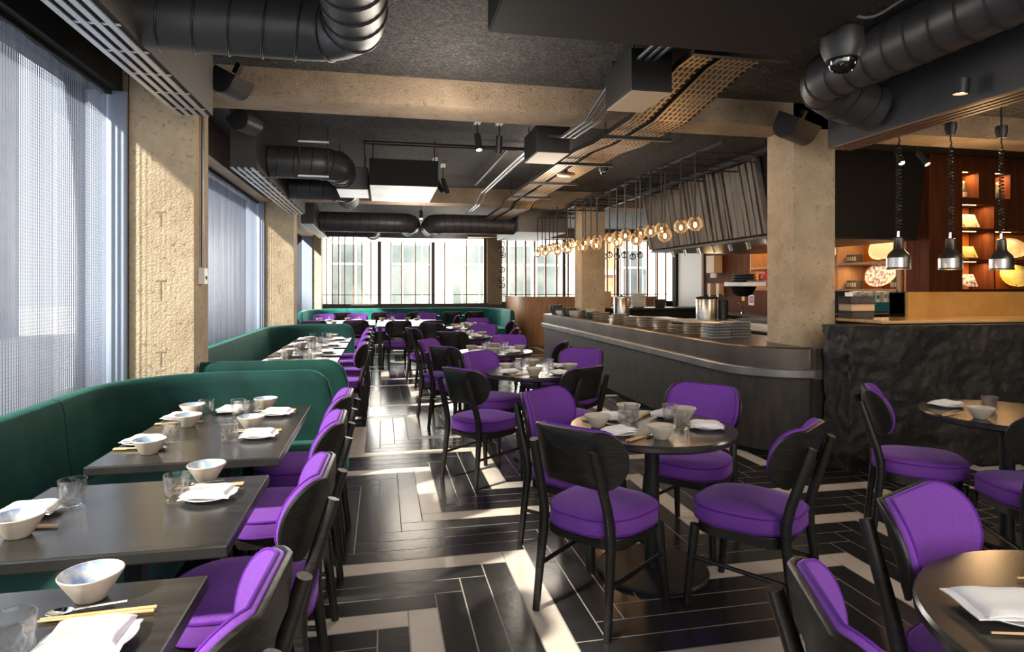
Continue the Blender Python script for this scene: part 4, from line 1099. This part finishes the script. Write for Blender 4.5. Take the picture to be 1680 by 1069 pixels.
# serving hatch beside the brass upstand: dark glass with kitchen goods behind
sc = thing('screen', 'dark glass screen standing behind the honey wood bar top', 'glass screen', (0, 0, 0))
obj('glass_sheet', box(4.66, 4.835, 5.01, 5.016, 1.201, 1.425), M['darkglass'], sc); obj('top_rail', box(4.66, 4.835, 5.005, 5.02, 1.426, 1.434), M['blackmetal'], sc)
hc = thing('hatch_counter', 'dark counter behind the glass screen of the rock bar', 'counter', (0, 0, 0)); obj('counter_top', box(4.46, 6.6, 5.46, 5.85, 1.165, 1.20), M['matteblack'], hc); obj('cabinet', box(4.47, 6.59, 5.47, 5.84, 0, 1.164), M['matteblack'], hc)
# books / white binders in a row
for i in range(11):
    x = 5.82 + i * .057
    h = .125 + .008 * ((i * 7) % 3)
    b_ = thing('book', 'pale upright book, %s in the row behind the dark glass screen' % ('first', 'second', 'third', 'fourth', 'fifth', 'sixth', 'seventh', 'eighth', 'ninth', 'tenth', 'last')[i], 'book', (x, 6.88, 1.2855), 0, 'pale books behind the bar')
    obj('cover', box(-.026, .026, -.07, .07, 0, h, .003), M[('paper', 'ceramic', 'plate', 'ceramic')[i % 4]], b_); obj('spine_label', box(-.018, .018, -.0725, -.071, h * .35, h * .7), M[('teal', 'straw', 'bluegrey')[i % 3]], b_)
bs = thing('book_ledge', 'teal shelf carrying the row of pale books', 'shelf', (0, 0, 0)); obj('board', box(5.74, 6.46, 6.79, 6.97, 1.265, 1.285), M['teal'], bs)
for x in (5.78, 6.42): obj('post', box(x - .015, x + .015, 6.84, 6.9, 0, 1.264), M['matteblack'], bs)
obj('front_panel', box(5.74, 6.46, 6.775, 6.789, 1.17, 1.285), M['teal'], bs)
sp_ = thing('speaker_box', 'black box in front of the row of pale books', 'box', (5.42, 5.66, 1.2005)); obj('case', box(-.075, .075, -.07, .07, 0, .15, .006), M['charcoal'], sp_); obj('grille_cloth', box(-.06, .06, -.075, -.071, .02, .13), M['matteblack'], sp_)
# stone trays stacked at the column
for i, (x, y, z, a) in enumerate(((4.185, 4.88, 1.2005, .12), (4.19, 4.88, 1.2655, .05), (4.18, 4.87, 1.331, .0))):
    t = thing('stone_tray', ('lower dark stone tray on the bar top beside the column', 'wooden tray lying on the lower stone tray', 'upper dark tray beside the column')[i], 'tray', (x, y, z), a, 'trays by the column')
    obj('tray', box(-.125, .125, -.08, .08, 0, .055, .008), M[('charcoal', 'dispenser', 'charcoal')[i]], t); obj('tray_rim', box(-.128, .128, -.083, .083, .056, .064, .002), M[('charcoal', 'walnut_pale', 'charcoal')[i]], t)

# ------------------------------------------------------------------ wood partition at the far end
wp = thing('wood_partition', 'low curved partition of warm vertical wood at the far end of the bar', 'partition', (0, 0, 0))
pp = arc_path([(3.44, 17.45), (3.44, 15.15, .9), (7.0, 15.15)])
obj('curved_panel', sweep(pp, [(0, 0), (0, 1.2), (.05, 1.2), (.05, 0)]), M['walnut'], wp, smooth=True, sharp=30)
obj('cap_rail', sweep(pp, [(-.02, 1.201), (-.02, 1.235), (.07, 1.235), (.07, 1.201)]), M['walnut'], wp, smooth=True, sharp=30)

# ------------------------------------------------------------------ ceiling services
def linear_diffuser(lab, x0, x1, y0, y1, z0, z1, m_body, m_slat, rows):
    t = thing('air_diffuser', lab, 'air diffuser', (0, 0, 0), 0, 'linear air diffusers')
    obj('casing', box(x0, x1, y0, y1, z0 + .012, z1), M[m_body], t)
    w = (x1 - x0) / rows
    for i in range(rows):
        xa = x0 + w * i
        obj('slat', box(xa, xa + w * .52, y0, y1, z0, z0 + .0115), M[m_slat], t)
        obj('slot', box(xa + w * .525, xa + w * .995, y0, y1, z0 + .009, z0 + .0118), M['matteblack'], t)
    n = int((y1 - y0) / .34)
    for i in range(n): 
        yy = y0 + (i + .5) * (y1 - y0) / n
        obj('divider', box(x0 + .005, x1 - .005, yy - .01, yy + .01, z0 + .004, z0 + .0088), M[m_slat], t)
    return t
linear_diffuser('long grey linear air diffuser above the front chain curtain', -1.36, -1.14, -1.5, 4.62, 2.645, 3.12, 'plenum', 'slat_light', 4)
linear_diffuser('dark ended linear air diffuser above the second chain curtain', -1.38, -1.15, 6.2, 9.95, 2.585, 3.12, 'duct', 'slat_light', 4)
linear_diffuser('linear air diffuser farthest down the window side', -1.36, -1.15, 11.2, 14.4, 2.56, 3.12, 'duct', 'slat_light', 4)
t = linear_diffuser('big grey air box with bronze slats above the rock bar', 3.56, 3.80, .4, 4.46, 2.60, 3.0, 'duct', 'slat_warm', 4)

def spiral_duct(lab, pts, r, group='spiral ducts', step=.16, m_='duct'):
    path = arc_path3(pts)
    t = thing('spiral_duct', lab, 'duct', (0, 0, 0), 0, group)
    obj('duct_body', tube(path, r, 28), M[m_], t, smooth=True, sharp=60)
    s = 0; nxt = step * .5
    for a, b in zip(path, path[1:]):
        L = (b - a).length
        while s + L > nxt and L > 1e-6:
            p = a.lerp(b, (nxt - s) / L); d = (b - a).normalized(); q = d.orthogonal().normalized(); w = d.cross(q)
            skew = .18
            ring = [p + (q * math.cos(k * PI / 12) + w * math.sin(k * PI / 12)) * (r + .003) + d * (skew * r * math.sin(k * PI / 12)) for k in range(24)]
            obj('seam_rib', tube(ring, .0055, 6, closed=True), M['duct_rib'], t, smooth=True)
            nxt += step
        s += L
    return t
M['duct_rib'] = mat('duct_seam', (.022, .022, .024), .45, metal=.3)
def arc_path3(pts):
    """rounded 3D polyline (x,y,z[,r])"""
    out = []
    for i, p in enumerate(pts):
        q = Vector(p[:3])
        if len(p) == 3: out.append(q); continue
        a = (Vector(pts[i - 1][:3]) - q).normalized(); b = (Vector(pts[i + 1][:3]) - q).normalized(); ang = a.angle(b)
        tt = p[3] / math.tan(ang / 2); c = q + (a + b).normalized() * (p[3] / math.sin(ang / 2)); p0 = q + a * tt; p1 = q + b * tt
        u = (p0 - c).normalized(); v = (p1 - c); v = (v - u * v.dot(u)).normalized(); tot = PI - ang
        for k in range(9): th = tot * k / 8; out.append(c + (u * math.cos(th) + v * math.sin(th)) * p[3])
    return out
spiral_duct('fat spiral duct with a big elbow near the top edge of the photo', [(-1.139, 3.36, 2.80), (-.13, 3.36, 2.80, .24), (-.13, -1.5, 2.80)], .150)
spiral_duct('spiral duct entering the black fan unit past the first beam', [(-1.14, 6.85, 2.78), (-.46, 6.85, 2.78, .28), (-.46, 7.39, 2.78)], .165)
spiral_duct('smaller spiral duct behind the first fan unit duct', [(-1.14, 8.3, 2.74), (-.46, 8.3, 2.74, .25), (-.46, 9.2, 2.74)], .15)
spiral_duct('far spiral duct running from the window diffuser across the room', [(-1.14, 12.3, 2.72), (.55, 12.3, 2.72, .3), (.55, 13.2, 2.72)], .19)
spiral_duct('far spiral duct running from the grey plenum across the room', [(2.59, 12.3, 2.72), (.98, 12.3, 2.72, .3), (.98, 13.2, 2.72)], .19)
spiral_duct('second far spiral duct behind the first pair', [(-1.14, 13.7, 2.7), (-.2, 13.7, 2.7, .25), (-.2, 14.4, 2.7)], .16)
spiral_duct('fat black spiral duct in the top corner above the rock bar', [(3.02, .2, 2.93), (3.02, 3.95, 2.93, .22), (3.535, 3.95, 2.78)], .165)
sf = thing('support_frame', 'white strip hanger frame round the spiral duct past the first beam', 'hanger', (-.685, 6.64, 0), 0)
for z in (2.60, 2.95): obj('strip', box(-.15, .15, -.012, .012, z, z + .016), M['white_paint'], sf)
for x in (-.14, .14): obj('drop_rod', tube([(x, .025, 2.60), (x, .025, 3.128)], .006, 8), M['blackmetal'], sf)
def box_unit(name, lab, cat, x0, x1, y0, y1, z0, z1, m_, under=None, group=None, hang=True):
    t = thing(name, lab, cat, (0, 0, 0), 0, group)
    obj('casing', box(x0, x1, y0, y1, z0 + .006, z1, .006), M[m_], t)
    if under: obj('underside', box(x0 + .008, x1 - .008, y0 + .008, y1 - .008, z0, z0 + .0055), M[under], t)
    if hang and z1 < 3.1:
        for x in (x0 + .04, x1 - .04):
            for y in (y0 + .05, y1 - .05): obj('hanger_rod', tube([(x, y, z1 + .001), (x, y, 3.128)], .006, 8), M['blackmetal'], t)
    return t
box_unit('air_conditioner', 'wide black air conditioning unit at the top edge of the photo', 'air conditioner', .52, 2.205, 1.3, 3.10, 2.76, 3.06, 'matteblack', 'matteblack')
box_unit('fan_unit', 'black fan coil unit with a silver underside past the first beam', 'fan unit', -.14, .62, 7.05, 8.35, 2.60, 2.90, 'matteblack', 'galv')
box_unit('duct_plenum', 'silver bottomed duct plenum beside the black fan unit', 'duct plenum', -.52, -.16, 7.4, 8.1, 2.60, 2.86, 'duct', 'galv')
box_unit('air_box', 'grey air box hanging over the far wood partition', 'duct plenum', 2.6, 3.6, 11.9, 14.2, 2.55, 3.0, 'plenum', None)
box_unit('fan_unit', 'flat pale fan unit hanging before the far windows', 'fan unit', -.55, 2.0, 14.8, 16.0, 2.62, 2.8, 'duct', 'galv')
box_unit('junction_unit', 'black cabled branch unit with beige underside under the first beam', 'air conditioning unit', 1.61, 1.90, 3.87, 4.36, 2.775, 3.06, 'blackmetal', 'beigepanel', 'branch units')
box_unit('junction_unit', 'black cabled branch unit with beige underside past the first beam', 'air conditioning unit', 1.45, 1.78, 5.80, 6.35, 2.77, 3.04, 'blackmetal', 'beigepanel', 'branch units')
# cable trays, dipping under the first beam
def tray(lab, x0, x1):
    t = thing('cable_tray', lab, 'cable tray', (0, 0, 0), 0, 'cable trays')
    prof = [(3.12, 2.97), (3.9, 2.97), (4.75, 2.83), (5.6, 2.83), (6.2, 2.88), (10.0, 2.88), (10.3, 2.80), (12.0, 2.80)]
    w = x1 - x0; rows = max(3, int(w / .045))
    # base sheet with real slots: strips along the run, cross bars between
    for i in range(rows + 1):
        xa = x0 + w * i / (rows + 1) ; bw = w / (rows + 1) * .55
        bm = loft([[(xa, y, z), (xa + bw, y, z), (xa + bw, y, z + .003), (xa, y, z + .003)] for y, z in prof]); obj('base_strip', bm, M['tray'], t)
    bm = bmesh.new()
    def zat(y):
        for (a, za), (b, zb) in zip(prof, prof[1:]):
            if a <= y <= b: return za + (zb - za) * (y - a) / (b - a)
    for i in range(90):
        y = 3.13 + i * .075
        if y > 9.9: break
        z = zat(y); z2 = zat(y + .022); 
        v = [bm.verts.new(p) for p in ((x0, y, z - .001), (x1, y, z - .001), (x1, y + .022, z2 - .001), (x0, y + .022, z2 - .001))]; bm.faces.new(v)
    obj('cross_web', bm, M['tray'], t)['kind'] = 'stuff'
    for xa in (x0 - .003, x1):
        obj('side_rail', loft([[(xa, y, z), (xa + .003, y, z), (xa + .003, y, z + .045), (xa, y, z + .045)] for y, z in prof]), M['blackmetal'], t)
tray('narrow perforated cable tray running down the ceiling', 1.96, 2.12); tray('wide perforated cable tray running down the ceiling', 2.17, 2.46)
for y, z in ((3.55, 2.945), (5.15, 2.80), (6.6, 2.85), (7.9, 2.85), (9.2, 2.85)):
    tt = thing('tray_bracket', 'black strut hanger under the cable trays, %.0f cm along' % 0 if False else 'black strut under the cable trays %s' % {3.55: 'in front of the first beam', 5.15: 'directly below the first beam', 6.6: 'just past the first beam', 7.9: 'midway between the beams', 9.2: 'before the second beam'}[y], 'bracket', (0, y, z), 0, 'cable tray struts')
    obj('strut', box(1.88, 2.52, -.02, .02, -.03, 0), M['blackmetal'], tt)
    for x in (1.9, 2.5): obj('drop_rod', tube([(x, 0, .001), (x, 0, (3.128 if y != 5.15 else 2.908) - z)], .006, 8), M['blackmetal'], tt)
# conduits
def conduit(lab, pts, r=.014, m_='gunmetal', n='conduit'):
    t = obj(n, tube(arc_path3(pts), r, 10), M[m_], smooth=True); tag(t, lab, 'pipe', 'ceiling pipes')
for i in range(3):
    x = 1.66 + i * .055
    conduit('bent metal pipe, %s of three dipping under the first beam' % ('first', 'second', 'third')[i], [(x, 3.12, 2.99), (x, 4.42, 2.99, .1), (x - .03, 4.85, 2.845, .1), (x - .06, 5.45, 2.845, .1), (x - .08, 5.78, 2.93)], .016)
for i in range(2):
    x = 1.50 + i * .05
    conduit('straight silver pipe, %s of two past the branch units' % ('first', 'second')[i], [(x, 6.4, 2.93), (x, 9.5, 2.93, .1), (x, 10.0, 2.82, .1), (x, 11.2, 2.82)], .015)
conduit('black pipe crossing the ceiling from the fan unit to the cable trays', [(-.2, 7.0, 3.06), (1.62, 7.0, 3.06)], .022, 'blackmetal')
conduit('black pipe dropping beside the silver pipes', [(1.42, 7.0, 3.06), (1.42, 9.6, 3.06)], .02, 'blackmetal')
conduit('grey conduit running down the side of the first concrete column', [(-1.335, 5.12, 1.63), (-1.335, 5.12, 2.90)], .012)
cpb = thing('call_point', 'white switch box on the side of the first concrete column', 'switch box', (-1.355, 5.12, 1.5)); obj('case', box(0, .045, -.045, .045, 0, .125, .004), M['white_paint'], cpb); obj('black_button', lathe([(0, 0), (.014, 0), (.012, .006), (0, .007)], 14), M['ink'], cpb, loc=(.045, 0, .05)).rotation_euler = (0, PI / 2, 0)
conduit('cable looping between the dome camera and the spiral duct', [(2.32, 2.85, 2.98), (2.55, 2.9, 2.90, .1), (2.70, 2.6, 3.02, .08), (2.72, 2.2, 3.1)], .008, 'ceilcable', 'cable')
# loudspeakers on the beams
def speaker(lab, x, y, z, rot, L=.28, r=.10):
    t = thing('loudspeaker', lab, 'loudspeaker', (x, y, z), 0, 'wall loudspeakers'); t.rotation_euler = rot
    sec = [(-L / 2 * 0 + r * 1.05, .8 * r)] + [(r * math.cos(PI * k / 10 * 1.0), -r * math.sin(PI * k / 10)) for k in range(11)] + [(-r * 1.05, .8 * r)]
    R = lambda p, xx: (xx, p[0], p[1])
    obj('cabinet', loft([[R(p, xx) for p in sec] for xx in (-L / 2, L / 2)]), M['blackmetal'], t, smooth=True, sharp=35)
    obj('grille', loft([[(xx, p[0] * 1.012, p[1] * 1.012) for p in sec[1:-1]] + [(xx, p[0] * 1.002, p[1] * 1.002) for p in sec[1:-1][::-1]] for xx in (-L / 2 + .015, L / 2 - .015)]), M['duct'], t, smooth=True, sharp=35)
    obj('bracket', box(-.02, .02, -.02, .02, .081, .16), M['blackmetal'], t)
speaker('curved loudspeaker on the near face of the first beam at the window end', -1.06, 4.78, 2.93, (.5, 0, 1.15), .22, .09)
speaker('curved loudspeaker behind the first beam at the window end', -1.15, 5.75, 2.90, (-.5, 0, 1.2), .24, .09)
speaker('black loudspeaker tilted under the beam beside the bar column', 3.45, 4.72, 2.83, (.5, .12, .35), .30, .11)
# dome cameras, smoke disc
def dome(lab, x, y, z, r):
    t = thing('dome_camera', lab, 'camera', (x, y, z), 0, 'dome cameras')
    obj('housing', lathe([(0, 1.7 * r), (r * .8, 1.7 * r), (r, 1.5 * r), (r * 1.05, .6 * r), (r * .82, .02 * r), (r * .7, 0), (0, 0)], 28), M['blackmetal'], t, smooth=True, sharp=40)
    prof = [(r * .72 * math.cos(a * PI / 16), -r * .72 * math.sin(a * PI / 16)) for a in range(9)]; prof[-1] = (0, -r * .72)
    obj('dome_glass', lathe([(p[0], p[1] - .001) for p in prof], 28), M['dome'], t, smooth=True)
    obj('lens', lathe([(0, -.3 * r), (.2 * r, -.28 * r), (.25 * r, -.01), (0, -.005)], 14), M['ink'], t)
    obj('drop_tube', tube([(0, 0, 1.7 * r + .001), (0, 0, max(1.8 * r, 3.128 - z))], .02, 10), M['blackmetal'], t)
dome('big black dome camera hanging in front of the corner spiral duct', 2.32, 2.80, 2.645, .098)
dome('small dome camera beneath the cable trays', 2.56, 7.0, 2.84, .055)
sd = thing('ceiling_speaker', 'round flat brown edged disc hanging under the cable trays', 'ceiling speaker', (2.10, 7.0, 2.77)); obj('disc', lathe([(0, 0), (.09, .004), (.11, .02), (.10, .035), (0, .04)], 28), M['slat_warm'], sd, smooth=True, sharp=50); obj('stem', tube([(0, 0, .041), (0, 0, .075)], .02, 10), M['blackmetal'], sd)
# spotlights
def spot(lab, x, y, z, rx, rz, lit=True, base=True, L=.17, r=.033, group='track spotlights'):
    t = thing('spotlight', lab, 'spotlight', (x, y, z), 0, group)
    rot = Matrix.Rotation(rz, 4, 'Z') @ Matrix.Rotation(rx, 4, 'X')
    bm = lathe([(0, 0), (r, 0), (r, -L), (r * .88, -L), (r * .86, -L + .02), (0, -L + .02)], 24); bm.transform(rot); obj('barrel', bm, M['blackmetal'], t, smooth=True, sharp=35)
    if lit:
        bm = lathe([(0, -L + .012), (r * .8, -L + .012), (r * .8, -L + .016), (0, -L + .016)], 24); bm.transform(rot); obj('lamp_face', bm, M['spotface'], t)
    if base:
        obj('stem', tube([(0, 0, 0.0), (0, 0, 3.09 - z)], .007, 8), M['blackmetal'], t); obj('mount', box(-.03, .03, -.05, .05, 3.091 - z, 3.128 - z), M['white_paint'], t)
    return t
spot('lit spotlight hanging first in the ceiling past the first beam', .92, 6.1, 2.98, -.3, .2)
spot('unlit spotlight next to the lit one past the first beam', 1.14, 6.1, 2.98, .12, .2, False)
spot('unlit angled spotlight beside the black fan unit', .80, 8.4, 2.93, -.35, .9, False, L=.2)
spot('second unlit angled spotlight beside the black fan unit', .66, 8.0, 2.86, -.6, .9, False, L=.2)
spot('small lit spotlight over the far aisle', .70, 11.6, 2.88, -.4, 0)
spot('downlight in the top corner below the black spiral duct', 3.44, 3.15, 2.74, .1, .2, True, False, L=.09, r=.045)
spot('lit spotlight left of the first heat lamp cord', 5.30, 5.6, 2.90, -.6, -.3)
spot('lit spotlight right of the first heat lamp cord', 5.56, 5.6, 2.90, -.6, .3)
# heat lamps over the rock bar
def heat_lamp(lab, x, y, zb=1.625):
    t = thing('heat_lamp', lab, 'heat lamp', (x, y, zb), 0, 'heat lamps over the rock bar')
    obj('shade', lathe([(.090, 0), (.090, .012), (.086, .014), (.086, .095), (.074, .125), (.047, .155), (.037, .17), (.035, .255), (.026, .262), (0, .264), (0, .24), (.025, .23), (.03, .17), (.07, .11), (.081, .09), (.084, 0)], 36), M['lamp_metal'], t, smooth=True, sharp=35)
    obj('steel_band', lathe([(.0862, .015), (.0872, .015), (.0872, .092), (.0862, .092)], 36), M['steel'], t, smooth=True, sharp=30)
    obj('collar', tube([(0, 0, .264), (0, 0, .31)], .013, 12), M['chrome'], t, smooth=True)
    top = 2.70 - zb; pts = []; n = 24
    for i in range(n * 10 + 1):
        f = i / (n * 10); zz = .315 + (top - .365) * f; rr = .0165
        pts.append((rr * math.cos(i * PI / 5), rr * math.sin(i * PI / 5), zz))
    obj('coiled_cord', tube(pts, .0052, 5), M['blackmetal'], t, smooth=True)
    obj('hook', tube([(0, 0, top - .05), (.012, 0, top - .02), (0, 0, top + .01), (0, 0, top + .05)], .006, 8), M['blackmetal'], t)
    obj('ceiling_plug', lathe([(0, top + .05), (.03, top + .05), (.045, top + .10), (.045, top + .15), (0, top + .15)], 16), M['blackmetal'], t, smooth=True, sharp=40)
    obj('feed_cord', tube([(0, 0, top + .151), (0, 0, 3.128 - zb)], .008, 8), M['blackmetal'], t)
heat_lamp('aged metal heat lamp on a coiled cord, nearest the bar column', 4.14, 4.36); heat_lamp('aged metal heat lamp on a coiled cord, middle one of three', 4.65, 4.36); heat_lamp('aged metal heat lamp on a coiled cord, third from the column', 5.17, 4.36)
# globe pendants
def make_pendant(gm, lit, arm, label, group):
    t = thing('globe_pendant', label, 'pendant lamp', (0, 0, 0), 0, group)
    r = .074; prof = [(r * math.sin(k * PI / 18), r * math.cos(k * PI / 18)) for k in range(2, 19)]; prof[-1] = (0, -r)
    obj('globe', lathe(prof, 30), M[gm], t, smooth=True)
    obj('bulb', lathe([(0, -.038), (.011, -.034), (.0155, -.016), (.009, .010), (0, .014)], 14), M['bulb'] if lit else M['white_paint'], t, smooth=True)
    obj('lamp_holder', lathe([(0, .016), (.012, .016), (.014, .045), (.026, .068), (.026, .078), (0, .08)], 16), M['blackmetal'], t, smooth=True, sharp=40)
    if arm: obj('bent_rod', tube(arc_path3([(0, 0, .08), (0, 0, .70, .05), (.85, 0, .70)]), .0085, 8), M['blackmetal'], t, smooth=True); obj('rod_clip', box(.40, .50, -.012, .012, .69, .72), M['blackmetal'], t)
    return t
gp = make_pendant('globe', True, True, 'x', 'globe pendants over the bar')
order = []
for i in range(18): order.append((3.0 + .03 * math.sin(i * 2.1), 5.62 + .345 * i, 2.10 + .10 * i / 17))
for j in range(9): order.append((2.93 - .03 * (j % 2), 5.62 + .345 * (2 * j + 1.5), 2.03 + .09 * j / 8))
order.sort(key=lambda p: p[1])
words_ = 'first second third fourth fifth sixth seventh eighth ninth tenth eleventh twelfth thirteenth fourteenth fifteenth sixteenth seventeenth eighteenth nineteenth twentieth twenty-first twenty-second twenty-third twenty-fourth twenty-fifth twenty-sixth last'.split()
for i, (x, y, z) in enumerate(order):
    lab = 'glowing smoked globe pendant over the bar, %s from the near end' % words_[i]
    if i == 0: gp.location = (x, y, z); gp['label'] = lab
    else: dup(gp, (x, y, z), 0, lab)
rail = thing('pendant_rail', 'black rails over the bar that carry the globe pendant arms', 'rail', (0, 0, 0))
obj('rail', box(3.66, 3.72, 5.40, 11.7, 2.80, 2.84), M['blackmetal'], rail); obj('rail', box(3.16, 3.20, 5.40, 11.7, 2.84, 2.87), M['blackmetal'], rail)
for y in (5.5, 7.5, 9.5, 11.0): obj('drop_rod', tube([(3.69, y, 2.841), (3.69, y, 3.128)], .008, 8), M['blackmetal'], rail)
cg = make_pendant('globe_clear', False, False, 'x', 'clear globes before the far kitchen windows')
for i, px in enumerate((991, 1000, 1012, 1024, 1038, 1050)):
    y = 13.2 + (.3 if i % 2 else 0); x = X_at(px, y); z = 2.16 + (.05 if i % 2 else 0)
    lab = 'unlit clear globe pendant by the far kitchen windows, %s from the column' % words_[i]
    o = cg if i == 0 else dup(cg, (x, y, z), 0, lab)
    o.location = (x, y, z); o['label'] = lab
    if i == 0: obj('cord', tube([(0, 0, .08), (0, 0, .9)], .005, 6), M['blackmetal'], cg)
def wall_globes():
    t0 = None
    for i, py in enumerate((397, 406, 416, 441, 457, 468)):
        y = 17.38; x = X_at((824, 823, 826, 824, 823, 824)[i], y); z = 1.48 + (470.5 - py) * 16.9 / 1024
        lab = 'copper backed globe wall light on the far pier, %s from the top' % words_[i]
        if t0 is None:
            t0 = thing('globe_sconce', lab, 'wall lamp', (x, y, z), 0, 'globe lights on the far pier'); r = .085
            prof = [(r * math.sin(k * PI / 14), r * math.cos(k * PI / 14)) for k in range(15)]; prof[0] = (0, r); prof[-1] = (0, -r)
            obj('globe', lathe(prof, 24), M['globe_clear'], t0, smooth=True); obj('bulb', lathe([(0, -.02), (.014, -.01), (.014, .012), (0, .02)], 12), M['copper'], t0, smooth=True)
            obj('mount', tube([(0, .086, 0), (0, .165, 0)], .025, 12), M['copper'], t0)
        else: dup(t0, (x, y, z), 0, lab)
wall_globes()

# ------------------------------------------------------------------ light
w = bpy.data.worlds.new('World'); bpy.context.scene.world = w; w.use_nodes = True
bg = w.node_tree.nodes['Background']; bg.inputs[0].default_value = (.80, .89, 1.0, 1); bg.inputs[1].default_value = 1.5
sun = bpy.data.lights.new('sun', 'SUN'); sun.energy = 19; sun.angle = math.radians(3); sun.color = (1, .93, .80)
so = bpy.data.objects.new('sun', sun); C.objects.link(so)
d = Vector((.62, .36, -.58)); so.rotation_euler = d.to_track_quat('-Z', 'Y').to_euler()
DAY = (.86, .93, 1.0)
# daylight lamps standing outside the glass
lamp_area(-2.5, 1.8, 1.75, 6.4, 2.2, 95, DAY, (0, -PI / 2, 0) if False else (PI / 2, 0, -PI / 2), 'window_daylight')
lamp_area(-2.5, 7.8, 1.75, 4.6, 2.2, 75, DAY, (PI / 2, 0, -PI / 2), 'window_daylight')
lamp_area(.7, 18.4, 1.95, 4.4, 1.8, 150, (1, .97, .92), (-PI / 2, 0, 0), 'window_daylight')
lamp_area(6.3, 18.4, 1.95, 5.6, 1.8, 120, (1, .97, .92), (-PI / 2, 0, 0), 'window_daylight')
def point(x, y, z, e, col, r=.1, name='room_fill'):
    l = bpy.data.lights.new(name, 'POINT'); l.energy = e; l.color = col; l.shadow_soft_size = r
    o = bpy.data.objects.new(name, l); C.objects.link(o); o.location = (x, y, z)
for x, y, e in ((2.6, -.4, 60), (5.2, 2.4, 40), (.5, 4.5, 34), (2.0, 7.6, 34), (.5, 10.5, 30), (1.5, 14.0, 30)):
    point(x, y, 2.5, e, (1, .88, .74), .4)  # added fill points to brighten the room; no real lamps hang here
lamp_area(1.2, -1.6, 2.0, 4.5, 1.8, 75, (1, .95, .88), (PI / 2, 0, 0), 'front_fill')  # added fill light behind the camera; no window opens there
for i in range(4): point(2.9, 5.8 + 1.8 * i, 2.02, 5, (1, .6, .28), .06, 'globe_glow')
point(6.2, 10.9, 1.95, 18, (1, .62, .30), .15, 'kitchen_lamp'); point(5.2, 7.4, 1.9, 12, (1, .8, .6), .2, 'kitchen_lamp')
point(5.6, 4.9, 2.3, 16, (1, .62, .30), .1, 'bar_lamp')
for x in (4.14, 4.65, 5.17): point(x, 4.36, 1.60, 1.2, (1, .6, .3), .03, 'heat_glow')

# ------------------------------------------------------------------ camera
cam = bpy.data.cameras.new('camera'); cam.sensor_width = 36; cam.sensor_fit = 'HORIZONTAL'; cam.lens = 1024 / 1680 * 36; cam.shift_y = -(534.5 - 470.5) / 1680
cam.clip_start = .05; cam.clip_end = 200
co = bpy.data.objects.new('camera', cam); C.objects.link(co); co.location = (0, 0, 1.48); co.rotation_euler = (PI / 2, 0, -math.atan2(213, 1024))
bpy.context.scene.camera = co
vs_ = bpy.context.scene.view_settings; vs_.view_transform = 'Standard'; vs_.look = 'None'; vs_.exposure = .70
cy = bpy.context.scene.cycles
cy.max_bounces = 10; cy.transparent_max_bounces = 24; cy.transmission_bounces = 8; cy.caustics_refractive = False; cy.caustics_reflective = False; cy.sample_clamp_indirect = 6
bpy.context.view_layer.update()
_seen = {}
for o in bpy.data.objects:
    if o.parent is None and 'label' in o.keys():
        _seen.setdefault(o['label'].lower(), []).append(o.name)
        if not 4 <= len(o['label'].split()) <= 16: print('LABELLEN', len(o['label'].split()), o['label'])
for k, v in _seen.items():
    if len(v) > 1: print('DUPLABEL', k, v)
